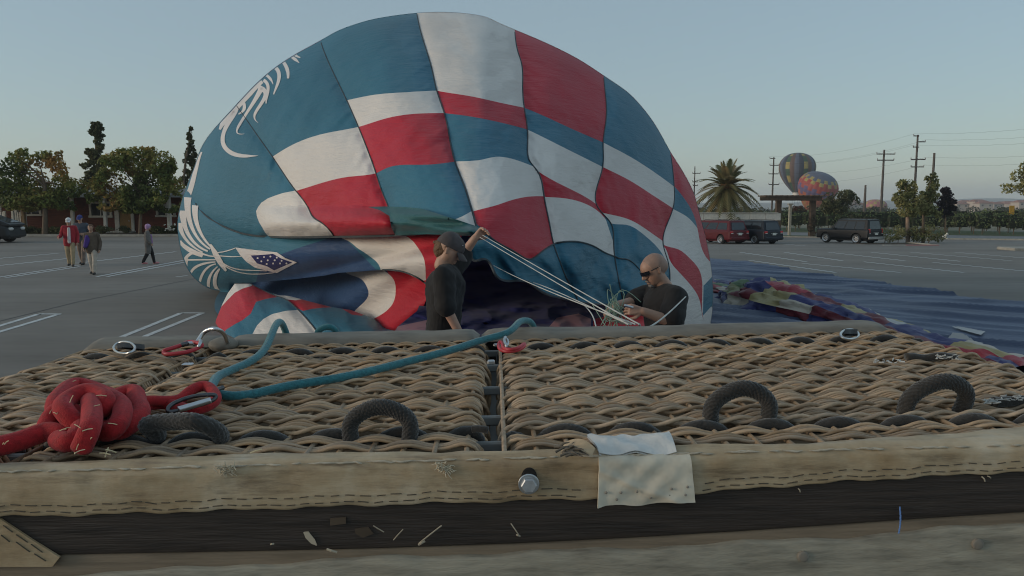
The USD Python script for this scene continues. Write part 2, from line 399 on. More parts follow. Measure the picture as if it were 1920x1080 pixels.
def compartment(u0, u1, rowset):
    par = int(rng.integers(2))
    # dark backing box under the weave and the stakes
    c0, c1 = u0 + 0.012, u1 - 0.012
    v, f = box(((c0 + c1) / 2, 0.6, -0.29), (c1 - c0, 1.18, 0.55))
    put('liner', (Bw(v[:, 0], v[:, 1], v[:, 2]), f), M_dark, basket)
    st = [tube(Bw(np.full(16, u0 + x), np.linspace(0.02, V_FAR, 16), -0.006), 0.005, 6) for x in np.arange(0, u1 - u0 + .001, SS)]
    m, t = tinted(st); put('stakes', m, M_cane, basket, smooth=True, prim={'tint': t * .8}, kind='stuff')
    for kind_, v in rowset:
        if kind_[0] == 'g':
            weave_row(u0, u1, v, par, n=int(kind_[1]), amp=.0063 if v > .16 else .0050); par ^= 1
        elif kind_ == 't': twist_row(u0, u1, v)
        else: rope_row(u0, u1, v, rng.uniform(-1, 1))
def rowlist(shift=0.0):
    out = []; v = 0.070
    for c in ('g3', 'g3', 'r', 't', 'g5', 't', 'g5', 'g6', 't', 'g6', 'g6', 't', 'g5', 'g5', 't', 'g5', 't'):
        h = 0.0118 * int(c[1]) if c[0] == 'g' else {'t': 0.018, 'r': 0.024}[c]
        out.append((c, v + h / 2 + shift)); v += h
    while v < 0.93:
        out.append(('g5', v + .0295 + shift)); v += 0.059
    out.append(('r', v + .013)); v += .026
    for c in ('g4', 'g4', 'g4'):
        out.append((c, v + .0059 * int(c[1]))); v += .0118 * int(c[1])
    return out
def edge_u(px, py): return float(Bpx(px, py)[0])
C_LEFT = (-1.305, -0.905); C_MID = (-0.862, -0.052); C_RIGHT = (-0.012, 1.255)
for c, sh in ((C_LEFT, 0.012), (C_MID, 0.0), (C_RIGHT, -0.006)):
    compartment(*c, rowlist(sh))
U0, U1 = C_LEFT[0] - .01, C_RIGHT[1] + .01

# lower body of the basket down to the ground
gtop = -1.535
for nm, c, s, m_ in (('side_wall', (U0 + .03, .6, (gtop - .1) / 2 - .05), (.05, 1.1, -gtop - .14), M_cane if False else M_greyhide), ('side_wall', (U1 - .03, .6, (gtop - .1) / 2 - .05), (.05, 1.1, -gtop - .14), M_greyhide),
                     ('lower_wall', ((U0 + U1) / 2, .6, gtop + .12), (U1 - U0 - .12, 1.1, .04), M_greyhide), ('floor_board', ((U0 + U1) / 2, .045, gtop / 2 - .05), (U1 - U0 - .06, .05, -gtop - .12), M_board)):
    v, f = box(c, s, bev=.01); put(nm, (Bw(v[:, 0], v[:, 1], v[:, 2]), f), m_, basket)

# hide skirt folded over the near edge
us = np.linspace(U0 - .1, U1 + .35, 320)
hx = np.array([-200, 0, 150, 300, 480, 600, 800, 960, 1110, 1300, 1400, 1600, 1760, 1920, 2200]); hy = np.array([975, 969, 966, 961, 955, 951, 944, 940, 935, 925, 917, 902, 893, 884, 870])
VF = -0.012                                     # front face of the hide
hu, hw = Bfr(hx, hy, VF)
hem = lambda u: np.interp(u, hu, hw) + 0.0016 * np.sin(u * 37) + 0.0012 * np.sin(u * 91 + 1)
cx = np.array([-200, 0, 480, 960, 1310, 1600, 1920, 2200]); cy = np.array([884, 880, 874, 862, 856, 846, 830, 820])
def skirt(ua, ub, n, back, off=0.0, name='hide_skirt', m_=None, bottom=None, seed=1, rough_=1.0):
    us = np.linspace(ua, ub, n)
    bt = hem(us) if bottom is None else bottom(us)
    bk = back(us)
    rows = []
    for t in np.linspace(0, 1, 9): rows.append((bk * (1 - t) + 0.014 * t, np.full_like(us, 0.0085 + off) - 0.003 * (1 - t)))     # top part
    for a in np.linspace(0.15, 1, 6) * math.pi / 2: rows.append((np.full_like(us, 0.014) - (0.014 - VF + off) * np.sin(a), np.full_like(us, 0.0085 + off) - 0.016 * (1 - np.cos(a))))
    for t in np.linspace(0.08, 1, 16): rows.append((np.full_like(us, VF - off), (-0.0075 + off) * (1 - t) + bt * t))
    rows.append((np.full_like(us, VF + .004 - off), bt - .0005)); rows.append((np.full_like(us, 0.004), bt - .0005))
    V = np.stack([r[0] for r in rows], 1); W = np.stack([r[1] for r in rows], 1); U = np.repeat(us[:, None], len(rows), 1)
    nse = (meshkit.fbm(np.stack([U * 6, W * 14 + V * 14, 0 * U + seed], -1), 4, seed) - .5) * 0.012 * rough_ + (meshkit.fbm(np.stack([U * 25, W * 40 + V * 40, 0 * U + seed], -1), 3, seed + 7) - .5) * .003 * rough_
    k = np.arange(len(rows)); top = (k < 9)
    W = W + np.where(top, nse, 0); V = V - np.where((k >= 12) & (k < len(rows) - 1), nse * np.clip(1.25 - (k - 12) / 14.0, .12, 1), 0)
    return put(name, (Bw(U, V, W).reshape(-1, 3), grid_faces(n, len(rows))[:, ::-1]), m_ or M_hide, basket, smooth=True)
bpx = np.array([-200, 0, 200, 480, 700, 900, 960, 1100, 1400, 1600, 1920, 2200]); bpy = np.array([858, 868, 862, 849, 846, 845, 845, 846, 833, 826, 800, 785])
bu, bv = Bpx(bpx, bpy, .006)
backline = lambda u: np.interp(u, bu, bv) + .0025 * np.sin(u * 23) + .002 * np.sin(u * 61)
skirt(U0 - .02, U1 + .02, 420, backline)

# pale worn ridge along the fold
for k in range(70):
    u = U0 + .02 + (U1 - U0 - .04) * (k + rng.uniform(0, .9)) / 70; L = rng.uniform(.01, .06); us_ = np.linspace(u, min(u + L, U1 - .01), 14)
    nz = meshkit.fbm(np.stack([us_ * 60, us_ * 0, us_ * 0 + k], -1), 3) - .5
    put('worn_crease', tube(Bw(us_, VF + .0035 + nz * .003, .0035 + nz * .004), .0017 * np.sin(np.linspace(.15, math.pi - .15, 14)) + .0003, 6), M_worn, basket, smooth=True)
# stitches: two rows along the hem, each stitch a part
def stitch(u, w, ln, v=VF - .0018, ang=0.0, wid=.0016):
    a, f = box((0, 0, 0), (ln, .0020, wid * .85), bev=.0005)
    c, s = math.cos(ang), math.sin(ang)
    put('stitch', (Bw(u + a[:, 0] * c - a[:, 2] * s, v + a[:, 1], w + a[:, 0] * s + a[:, 2] * c), f), M_thread, basket)
for off, st in ((0.0075, 0.0), (0.0185, 0.011)):
    u = -0.90 + st
    while u < 0.92:
        if not (0.115 < u < 0.315):
            sl = (hem(u + .01) - hem(u - .01)) / .02
            stitch(u, hem(u) + off + (.006 if u > .5 else 0) * 0 + rng.uniform(-.001, .001), .0175 * rng.uniform(.8, 1.1), ang=math.atan(sl) + rng.uniform(-.06, .06))
        u += .0245 * rng.uniform(.93, 1.07)

# black skid strip, board and lower hide under the hem
def strip(name, top, bot, v, thick, m_, n=160, ua=None, ub=None, amp=0.0, seed=2, bev=.004):
    us = np.linspace(U0 if ua is None else ua, U1 if ub is None else ub, n); T, B = top(us), bot(us)
    rows = [(v + thick, T), (v + bev, T), (v, T - bev)] + [(v, (T - bev) * (1 - t) + (B + bev) * t) for t in np.linspace(.1, .9, 9)] + [(v, B + bev), (v + bev, B), (v + thick, B)]
    V = np.stack([np.broadcast_to(r[0], us.shape) for r in rows], 1); W = np.stack([r[1] for r in rows], 1); U = np.repeat(us[:, None], len(rows), 1)
    if amp: V = V + np.where((np.arange(len(rows)) > 1) & (np.arange(len(rows)) < len(rows) - 2), (meshkit.fbm(np.stack([U * 5, W * 30, 0 * U], -1), 4, seed) - .5) * amp, 0)
    return put(name, (Bw(U, V, W).reshape(-1, 3), grid_faces(n, len(rows))[:, ::-1]), m_, basket, smooth=40)
sx = np.array([-200, 110, 480, 700, 960, 1200, 1400, 1700, 1920, 2200]); sy = np.array([1052, 1042, 1035, 1030, 1021, 1009, 997, 976, 962, 945])
su, sw = Bfr(sx, sy, -.004); skid_b = lambda u: np.interp(u, su, sw)
strip('skid_strip', lambda u: hem(u) + .03, skid_b, -.004, .02, M_skid, amp=.004)
px2 = np.array([-200, 300, 700, 960, 1160, 1400, 1600, 1760, 1920, 2200]); py2 = np.array([1100, 1072, 1049, 1040, 1032, 1020, 1010, 995, 985, 970])
pu, pw = Bfr(px2, py2, -.008); brd_b = lambda u: np.interp(u, pu, pw) + .0025 * np.sin(u * 19) + .0015 * np.sin(u * 53)
strip('edge_board', lambda u: skid_b(u) - .0006, lambda u: brd_b(u) - .02, .002, .02, M_board, amp=.002)
M_oldhide = mat('old_hide', (0.30, 0.27, 0.21), rough=0.75, var=0.42, scale=9, stretch=(1, 5, 5), bump=0.6, bscale=25, space='position', dist=0.004)
strip('lower_hide', brd_b, lambda u: brd_b(u) * 0 - .43, -.009, .02, M_oldhide, amp=.012, seed=5)
M_rivet = mat('rivet_metal', (0.25, 0.22, 0.18), rough=.6, metal=.2)
for px, py in ((1506, 1044), (1834, 1021)):
    u, w = Bfr(px, py, -.012)
    v, f = lathe([(0, .0018), (.006, .0016), (.0085, .001), (.0095, 0), (.0095, -.006)], 20)
    put('rivet', (Bw(u + v[:, 0], -.0125 - v[:, 2], w + v[:, 1]), f[:, ::-1]), M_rivet, basket, smooth=40)

# diagonal hide strap at the lower left corner
def flat_patch(name, poly_px, v, thick, m_, bulge=0.0):
    pts = np.array([Bfr(x, y, v) for x, y in poly_px]); pg = sg.Polygon(pts).buffer(.0015).buffer(-.0008)
    e = trimesh.creation.extrude_polygon(pg, thick, engine='earcut'); a = np.array(e.vertices)
    return put(name, (Bw(a[:, 0], v - a[:, 2], a[:, 1]), np.array(e.faces)[:, ::-1]), m_, basket)
flat_patch('corner_strap', [(-60, 935), (4, 973), (60, 1010), (113, 1043), (100, 1060), (-60, 1060)], -.0045, .004, M_hide)
for a, b in (((6, 985), (24, 998)), ((30, 1002), (52, 1017)), ((58, 1020), (80, 1036)), ((2, 1003), (18, 1016)), ((30, 1016), (56, 1035)), ((64, 1038), (86, 1052))):
    (u0, w0), (u1, w1) = Bfr(*a, -.009), Bfr(*b, -.009)
    stitch((u0 + u1) / 2, (w0 + w1) / 2, math.hypot(u1 - u0, w1 - w0), v=-.0092, ang=math.atan2(w1 - w0, u1 - u0))

# white patch: a worn white piece on top and an off-white flap nailed over the front
M_white = mat('white_leather', (0.58, 0.57, 0.54), rough=0.7, var=0.14, scale=14, bump=0.3, space='position')
M_cream = mat('cream_leather', (0.60, 0.54, 0.43), rough=0.7, var=0.30, scale=12, bump=0.35, bscale=30, space='position', dist=.004)
uA, vA = Bpx(np.array([1100, 1150, 1210, 1255]), np.array([826, 823, 824, 829]), .012)
def patch_top():
    n, k = 34, 12
    t = np.linspace(0, 1, n)[:, None]; s = np.linspace(0, 1, k)[None, :]
    ub = Bpx(1102, 828, .012)[0]; ue = Bpx(1262, 830, .012)[0]; fb = Bfr(1122, 866, 0)[0]; fe = Bfr(1266, 861, 0)[0]
    U = (ub + (ue - ub) * t) * (1 - s) + (fb + (fe - fb) * t) * s
    V = (.056 + .004 * np.sin(t * 19) + .003 * np.sin(t * 31)) * (1 - s) - .010 * s
    W = .0205 - .013 * s ** 3 + .004 * np.sin(t * 9) * np.sin(s * 5) + (meshkit.fbm(np.stack([U * 22, V * 22, 0 * U], -1), 3, 4) - .5) * .010 + 0 * s
    v0 = Bw(U, V, W).reshape(-1, 3); v1 = Bw(U, V, W - .004).reshape(-1, 3); f = grid_faces(n, k)
    put('white_patch', (np.vstack([v0, v1]), np.vstack([f[:, ::-1] * 1, f + len(v0)])), M_white, basket, smooth=True, label='torn white patch on the hide')
patch_top()
def patch_front():
    n, k = 40, 24
    t = np.linspace(0, 1, n)[:, None]; s = np.linspace(0, 1, k)[None, :]
    (a0, _), (a1, _) = Bfr(1124, 872, -.02), Bfr(1296, 868, -.02); (b0, bw0), (b1, bw1) = Bfr(1120, 951, -.02), Bfr(1303, 939, -.02)
    U = (a0 + (a1 - a0) * t) * (1 - s) + (b0 + (b1 - b0) * t) * s
    W = (.004) * (1 - s) + (bw0 + (bw1 - bw0) * t + .002 * np.sin(t * 11)) * s
    V = -.0195 + .012 * np.exp(-s * 14) + .0022 * np.sin((t * 1.3 + s * .8) * 13) * np.sin(t * 3.1) + (meshkit.fbm(np.stack([U * 16, W * 16, 0 * U], -1), 4, 9) - .5) * .012 - .004 * np.exp(-((t * .9 + .25 - s) / .09) ** 2) - .005 * np.exp(-(t / .05) ** 2) * s
    v0 = Bw(U, V, W).reshape(-1, 3); v1 = Bw(U, V + .005, W).reshape(-1, 3); f = grid_faces(n, k)
    edge = np.r_[np.arange(0, n * k, k), (n - 1) * k + np.arange(1, k), np.arange((n - 2) * k + k - 1, 0, -k), np.arange(k - 2, 0, -1)]
    m = len(v0); e2 = np.roll(edge, -1)
    side = np.vstack([np.stack([edge, e2, e2 + m], -1), np.stack([edge, e2 + m, edge + m], -1)])
    put('nailed_flap', (np.vstack([v0, v1]), np.vstack([f[:, ::-1], f + m, side])), M_cream, basket, smooth=50, label='off-white leather flap nailed over the hide')
    for x, y in ((1137, 925), (1165, 925), (1195, 923), (1229, 925), (1260, 918), (1290, 914), (1157, 938), (1221, 934), (1256, 931), (1286, 929)):
        u, w = Bfr(x, y, -.026); a, f2 = ball((0, 0, 0), .0024, 1, (1, .6, 1)); put('nail', (Bw(u + a[:, 0], -.0235 + a[:, 1], w + a[:, 2]), f2), M_rivet, basket)
patch_front()

# hexagonal bolt in its hole
u, w = Bfr(991, 902, VF)
v, f = lathe([(0, .001), (.0125, .001), (.0145, 0), (.0145, -.004)], 28); put('bolt_hole', (Bw(u + v[:, 0] * .92 + .001, VF - .0022 - v[:, 2], w + .006 + v[:, 1] * 1.25), f[:, ::-1]), mat('hole_dark', (.012, .01, .009), rough=.9), basket)
v, f = lathe([(0, .003), (.016, .003), (.0175, .0018), (.0175, -.002)], 28); put('washer', (Bw(u + v[:, 0], VF - .0045 - v[:, 2], w + v[:, 1] - .003), f[:, ::-1]), M_metal, basket, smooth=40)
v, f = lathe([(0, .011), (.0115, .011), (.0135, .0092), (.0135, 0)], 6); put('bolt_head', (Bw(u + v[:, 0], VF - .0055 - v[:, 2], w + v[:, 1] - .003), f[:, ::-1]), mat('dull_steel', (.42, .43, .44), rough=.55, metal=.9, var=.3, scale=60), basket)
# torn corner beside the patch
fr = []
for i in range(16):
    px, py = 1045 + rng.uniform(-6, 26), 842 + rng.uniform(-4, 14)
    a = bat(px, py, .016); d = np.array([rng.uniform(.006, .03), rng.uniform(-.03, .01), rng.uniform(-.002, .012)])
    fr.append(tube(np.stack([a, a + d * .5 + [0, 0, .003], a + d]), [.0022, .002, .0008], 5))
put('torn_edge', cat(fr), mat('torn_hide', (.11, .095, .075), rough=.9), basket, smooth=True)
fl = bat(1062, 846, .012); flu, flv = Bpx(1062, 846, .012)
n, k = 12, 8; t = np.linspace(0, 1, n)[:, None]; s = np.linspace(-1, 1, k)[None, :]
U = flu - .004 + .045 * t + .004 * s; V = flv + .022 - .055 * t + s * .012 * (1 - .3 * t); W = .012 + .016 * np.sin(t * 2.6) + .004 * s
put('curled_flap', (np.vstack([Bw(U, V, W).reshape(-1, 3)]), grid_faces(n, k)), M_hide, basket, smooth=True)
# frayed tufts on the fold
for px, py in ((432, 876), (828, 874), (418, 880), (838, 879)):
    u, w = Bfr(px, py, VF); fr = []
    for i in range(26):
        c = np.array([u + rng.normal(0, .004), VF - .002, w + rng.normal(0, .003)]); d = rng.normal(0, .006, 3); d[1] = -abs(d[1]) * .6
        p = np.stack([c, c + d * .6 + rng.normal(0, .002, 3), c + d]); fr.append(tube(Bw(p[:, 0], p[:, 1], p[:, 2]), [.0009, .0008, .0004], 4))
    put('frayed_tuft', cat(fr), mat('frayed_fibre', (.52, .45, .33), rough=.9), basket)
# scratches, straw and chips on the black skid
M_chip = mat('pale_chip', (.42, .36, .27), rough=.85)
for (a, b, r) in (((786, 1018), (828, 985), .0012), ((738, 1012), (756, 992), .001), ((785, 1021), (797, 1014), .002), ((958, 981), (973, 1003), .001), ((968, 1002), (975, 1005), .0015), ((613, 1029), (632, 1035), .002), ((700, 985), (720, 997), .001), ((1496, 915), (1500, 922), .001), ((1840, 893), (1846, 902), .0012), ((1850, 892), (1857, 896), .001), ((508, 1020), (514, 1019), .0015)):
    (u0, w0), (u1, w1) = Bfr(*a, -.007), Bfr(*b, -.007); put('straw_bit', tube(Bw([u0, (u0 + u1) / 2, u1], [-.008, -.010, -.008], [w0, (w0 + w1) / 2 + .001, w1]), r, 5), M_chip, basket)
for poly in ([(620, 972), (648, 970), (648, 981), (620, 984)], [(666, 992), (690, 988), (700, 1000), (680, 1007), (668, 1000)], [(570, 998), (578, 997), (590, 1012), (594, 1022), (584, 1018), (574, 1008)]):
    flat_patch('worn_chip', poly, -.0055, .0012, M_chip if poly[0][0] == 570 else mat('worn_brown', (.075, .054, .036), rough=.8))
# blue thread hanging on the strip
(u0, w0), (u1, w1) = Bfr(1687, 950, -.012), Bfr(1685, 1000, -.012)
put('blue_thread', tube(spline([Bw(u0, -.012, w0), Bw(u0 + .001, -.014, (w0 + w1) / 2), Bw(u1, -.012, w1)], 20), .0013, 6, pattern=lambda i, a: 1 + .25 * np.sin(i * 2.2 + a)), mat('blue_fibre', (.10, .20, .45), rough=.8), basket)

# far edge: grey hide roll, in three lengths
def far_roll(ua, ub, name='border_roll', pad=0.0):
    n = max(20, int((ub - ua) / .02)); us = np.linspace(ua, ub, n)
    prof_ = [(1.085, .002), (1.09, .014), (1.105, .021), (1.13, .025), (1.16, .026), (1.185, .022), (1.20, .010), (1.207, -.01), (1.205, -.05), (1.20, -.10)]
    pr = spline(np.array(prof_), 22)
    U = np.repeat(us[:, None], 22, 1); V = np.repeat(pr[None, :, 0], n, 0); W = np.repeat(pr[None, :, 1], n, 0) + pad
    e = np.minimum(us - ua, ub - us); W = W - (.02 * np.exp(-e / .012))[:, None]
    nz = (meshkit.fbm(np.stack([U * 9, V * 15, 0 * U], -1), 3, 6) - .5) * .010; W = W + nz; V = V + nz * .6
    put(name, (Bw(U, V, W).reshape(-1, 3), grid_faces(n, 22)), M_greyhide, basket, smooth=True)
far_roll(-1.30, -.875); far_roll(-.865, -.075); far_roll(-.07, 1.225)
u, v = Bpx(420, 640, .02)
a, f = ball((0, 0, 0), 1, 3, (.045, .03, .022)); a = a + (meshkit.fbm(a * 30, 3, 2) - .5)[:, None] * .008
put('corner_pad', (Bw(u + a[:, 0], v + a[:, 1] - .01, .012 + a[:, 2]), f), M_greyhide, basket, smooth=True)
# plates bridging the gaps between the compartments
for ug in ((C_LEFT[1] + C_MID[0]) / 2, (C_MID[1] + C_RIGHT[0]) / 2):
    for vv in (.13, .30, .55, .80, 1.0):
        a, f = box((ug, vv, -.022), (.07, .014, .02), bev=.003); put('divider_plate', (Bw(a[:, 0], a[:, 1], a[:, 2]), f), M_plate, basket)
    a, f = box((ug, .6, -.09), (.05, 1.1, .02)); put('divider_panel', (Bw(a[:, 0], a[:, 1], a[:, 2]), f), M_plate, basket)
for px, py, sz in ((932, 647, (.022, .01, .01)), (352, 683, (.028, .02, .006)), (921, 679, (.02, .012, .012))):
    u, v = Bpx(px, py, .012); a, f = box((u, v, .012), sz, bev=.003); put('clip', (Bw(a[:, 0], a[:, 1], a[:, 2]), f), M_metal, basket)
# black patches wrapped round strands
for px, py, L, wd in ((1745, 668, .13, .02), (900, 805, .03, .014), (1600, 668 + 6, 0, 0)):
    if L:
        u, v = Bpx(px, py, .012); us_ = np.linspace(u - L / 2, u + L / 2, 24)
        put('black_wrap', tube(Bw(us_, v + .002 * np.sin(us_ * 60), .010 + .003 * np.sin(us_ * 80)), wd / 2, 10), M_ropeblk, basket, smooth=True)
for px0, px1, py in ((1635, 1690, 679), (1752, 1800, 671), (1870, 1920, 747), (1842, 1870, 754)):
    fr = []
    for i in range(26):
        a = bat(rng.uniform(px0, px1), py + rng.uniform(-5, 3), .017); d = np.array([rng.uniform(.003, .009), rng.uniform(-.01, .01), rng.uniform(-.001, .004)])
        fr.append(tube(np.stack([a, a + d]), .0013, 4))
    put('frayed_wrap', cat(fr), mat('pale_fray', (.40, .40, .38), rough=.9), basket)
us_ = np.linspace(*[Bpx(x, 752, .01)[0] for x in (1860, 1935)], 20); put('black_wrap', tube(Bw(us_, Bpx(1890, 752, .01)[1] + (us_ - us_[0]) * .12, .008), .011, 10), M_ropeblk, basket, smooth=True)

# ---------------------------------------------- rope handles, parts of the basket
def braid(p, r, k=32, m_=None, name='rope_handle', parent=basket, turns=0.40, depth=.09, label=None, **kw):
    n = len(p)
    pt = lambda i, a: 1 + depth * np.sign(np.sin(a * 6 + i * turns * 6)) * .0 + depth * (np.abs(np.sin(a * 5 + i * turns * .9)) * np.abs(np.sin(a * 5 - i * turns * .9)) * 2 - .6)
    return put(name, tube(p, r, k, pattern=pt), m_ or M_ropeblk, parent, smooth=True, label=label, **kw)
def handle(f0, apex, f1, lean=.012, tall=None, up0=0.0):
    a, b = bat(*f0, .0), bat(*f1, .0); mid = (a + b) / 2
    # apex above the line of the feet, where the photograph shows it
    r = ray(*apex); t = ((mid - EYE) @ BY + lean) / (r @ BY); c = EYE + r * t
    h = c - mid; hh = h - BX * (h @ BX)
    pts = [a - BZ * .03, a, a + hh * .45 + (h @ BX) * BX * .25, a * .72 + b * .28 + hh * .9 + (h @ BX) * BX * .75, c, a * .28 + b * .72 + hh * .93 + (h @ BX) * BX * .9, b + hh * .55 + (h @ BX) * BX * .5, b, b - BZ * .03]
    return spline(np.array(pts), 260)
braid(handle((658, 822), (711, 763), (768, 822)), .0142)
braid(handle((1333, 794), (1393, 728), (1438, 792)), .0145)
braid(handle((1697, 778), (1769, 715), (1801, 772), lean=-.01), .0145)
h1 = [bat(292, 822, -.03), bat(292, 820, .0), bat(291, 810, .018), bat(276, 799, .034), bat(300, 792, .045), bat(335, 790, .05), bat(370, 792, .05), bat(398, 803, .035), bat(413, 822, .0), bat(413, 826, -.03)]
braid(spline(np.array(h1), 260), .0145)
# ------------------------------------------------------------------ the big balloon envelope, half inflated, mouth towards the basket
# Its skin is laid out from the mouth outwards: each point of the skin is given by a direction from the mouth and its distance.
SIL0 = np.array([(412, 547, 16.8), (395, 542, 16.9), (365, 522, 17), (345, 490, 17), (335, 450, 17), (333, 410, 17), (343, 368, 17), (355, 335, 16.8), (364, 312, 16.7), (377, 277, 16.6), (400, 243, 16.4),
    (430, 210, 16.2), (467, 170, 16), (507, 133, 15.8), (553, 102, 15.6), (602, 75, 15.4), (637, 56, 15.3), (680, 41, 15.2), (720, 32, 15.1), (783, 24, 15), (850, 23, 15), (905, 30, 15), (930, 40, 15), (967, 56, 14.9), (1017, 77, 14.8),
    (1080, 108, 14.7), (1130, 140, 14.6), (1167, 165, 14.5), (1193, 188, 14.4), (1220, 221, 14.3), (1240, 253, 14.2), (1257, 284, 14.1), (1273, 309, 14.0), (1297, 352, 13.8), (1309, 390, 13.5), (1322, 440, 13), (1332, 490, 12.4), (1337, 540, 11.9),
    (1335, 590, 11.5), (1328, 640, 11.2), (1310, 690, 10.8), (1220, 750, 9.6), (1100, 780, 9), (890, 800, 8.6), (650, 770, 9.6), (500, 710, 11), (425, 640, 12.6), (404, 605, 13.8), (406, 570, 15.6)], float)
_q = CubicSpline(np.arange(len(SIL0) + 1), np.vstack([SIL0, SIL0[:1]]), bc_type='periodic')
SIL = _q(np.arange(0, len(SIL0), .25))
MOUTH = np.array([890.0, 445.0]); Y_MOUTH = 6.35
_th = np.arctan2(SIL[:, 1] - MOUTH[1], SIL[:, 0] - MOUTH[0]); _o = np.argsort(_th)
_tt = np.r_[_th[_o] - 2 * math.pi, _th[_o], _th[_o] + 2 * math.pi]
_rr0 = np.tile(np.hypot(SIL[:, 0] - MOUTH[0], SIL[:, 1] - MOUTH[1])[_o], 3); _ys0 = np.tile(SIL[:, 2][_o], 3)
_fine = np.linspace(-2 * math.pi, 2 * math.pi, 4001)
from scipy.ndimage import gaussian_filter1d
_rr = gaussian_filter1d(np.interp(_fine, _tt, _rr0), 5); _ys = gaussian_filter1d(np.interp(_fine, _tt, _ys0), 14); _tt = _fine
TAPES = {
 0: [(430, 180), (457, 217), (487, 260), (511, 294), (537, 333), (555, 358), (578, 390), (587, 407), (602, 417), (617, 430), (625, 441), (630, 460)],
 1: [(598, 50), (602, 80), (613, 110), (633, 153), (650, 188), (672, 238), (690, 283), (705, 325), (718, 363), (728, 387), (733, 405), (742, 440), (744, 460)],
 2: [(780, 10), (783, 33), (795, 80), (810, 130), (819, 170), (833, 212), (853, 303), (870, 347), (883, 388), (893, 425), (897, 450)],
 3: [(963, 30), (965, 55), (972, 100), (977, 115), (980, 163), (983, 202), (989, 243), (989, 275), (992, 300), (1007, 320), (1020, 368), (1030, 419), (1038, 458), (1050, 492), (1062, 522), (1074, 543), (1085, 575)],
 4: [(1134, 110), (1132, 142), (1137, 217), (1131, 267), (1130, 313), (1118, 383), (1133, 404), (1147, 422), (1150, 449), (1154, 492), (1160, 525), (1172, 575)],
 5: [(1252, 260), (1257, 287), (1264, 350), (1262, 390), (1255, 410), (1243, 452), (1246, 470), (1252, 489), (1256, 520), (1255, 700)]}
TAPE_P = {k: spline(np.c_[np.array(v, float)], 60) for k, v in TAPES.items()}
def poly_dist(px, py, line):
    line = np.asarray(line, float); d = np.full(np.shape(px), 1e9)
    for a, b in zip(line[:-1], line[1:]):
        ab = b - a; t = np.clip(((px - a[0]) * ab[0] + (py - a[1]) * ab[1]) / max(ab @ ab, 1e-9), 0, 1)
        d = np.minimum(d, np.hypot(px - a[0] - t * ab[0], py - a[1] - t * ab[1]))
    return d
def curl(px, py, line, R, c):
    d = np.clip(poly_dist(px, py, line) / R, 0, 1)
    return c * (1 - np.sqrt(np.clip(1 - (1 - d) ** 2, 0, 1)))
def sh(l, dx, dy): return [(a + dx, b + dy) for a, b in l]
FOLD = [(505, 444), (570, 445), (637, 444), (690, 443), (745, 441), (800, 437), (872, 441), (893, 440)]
SEAM = [(352, 360), (367, 382), (387, 405), (420, 425), (460, 439), (505, 444)]
def polar(px, py):
    th = np.arctan2(py - MOUTH[1], px - MOUTH[0]); R = np.interp(th, _tt, _rr); ys = np.interp(th, _tt, _ys)
    return th, np.hypot(px - MOUTH[0], py - MOUTH[1]), R, ys
def Y_dome(px, py):
    px, py = np.asarray(px, float), np.asarray(py, float)
    th, r, R, ys = polar(px, py); rho = np.clip(r / R, 0, 0.9985)
    return Y_MOUTH + (ys - Y_MOUTH) * (0.55 * rho + 0.45 * (1 - np.sqrt(1 - rho ** 2)))
_ALLT = [t for t in TAPE_P.values()]
def wrinkle(px, py, amp=1.0, seed=3):
    th, r, R, ys = polar(px, py); q = np.clip(r / 250, .15, 1.4)
    a = meshkit.fbm(np.stack([th * 7.0, r / 17.0, 0 * r], -1), 3, seed) - .5
    b = meshkit.fbm(np.stack([px / 120.0, py / 120.0, 0 * r], -1), 3, seed + 5) - .5
    return amp * (0.080 * a + 0.34 * b) * q
def Y_A(px, py):
    px, py = np.asarray(px, float), np.asarray(py, float)
    d = np.min([poly_dist(px, py, t[::3]) for t in _ALLT], axis=0)
    th, r, R, ys = polar(px, py)
    y = Y_dome(px, py) + wrinkle(px, py) + .13 * np.exp(-d / 38.0) * np.clip(r / 250, .2, 1) * (meshkit.fbm(np.stack([th * 9 + 3, r / 10.5, 0 * r], -1), 2, 61) - .5) - 0.32 * (1 - np.exp(-d / 45.0)) + 0.05 * np.exp(-(d / 9) ** 2)
    y = y + curl(px, py, sh(FOLD, 0, 4), 22, 0.45) + curl(px, py, sh(SEAM, -2, 5), 40, .5)
    y = y - 0.42 * np.sin(math.pi * np.clip((py - 388) / 54, 0, 1)) ** 1.0 * smooth(470, 520, px) * (1 - smooth(720, 800, px)) * (py > 388) - .03 * np.sin((py - 388) / 4.2 + px * .012) * smooth(480, 520, px) * (1 - smooth(600, 660, px)) * smooth(396, 404, py)
    # the hanging drape under the hand has long folds of its own
    k = smooth(455, 500, py) * smooth(880, 930, px) * (1 - smooth(1210, 1260, px))
    t = (px - 900) * .80 - (py - 440) * .55
    return y + k * (0.10 * np.sin(t / 17.0 + 1.2 * np.sin(px / 60)) + .5 * (meshkit.fbm(np.stack([t / 40, (px + py) / 160, 0 * px], -1), 3, 8) - .5))
def Y_strip(px, py):
    px, py = np.asarray(px, float), np.asarray(py, float)
    return Y_A(px, py) - 0.34 + 0.09 * np.sin((py - 390) / 6.5 + (px - 700) * .02) + .06 * np.sin((py - 390) / 3.4 - px * .031) + curl(px, py, [(690, 383), (760, 383), (790, 386), (835, 400), (893, 419), (906, 429)], 12, .12)
BB = [(430, 548), (440, 531), (470, 530), (545, 524), (607, 517), (632, 512), (717, 506), (757, 510), (792, 527)]
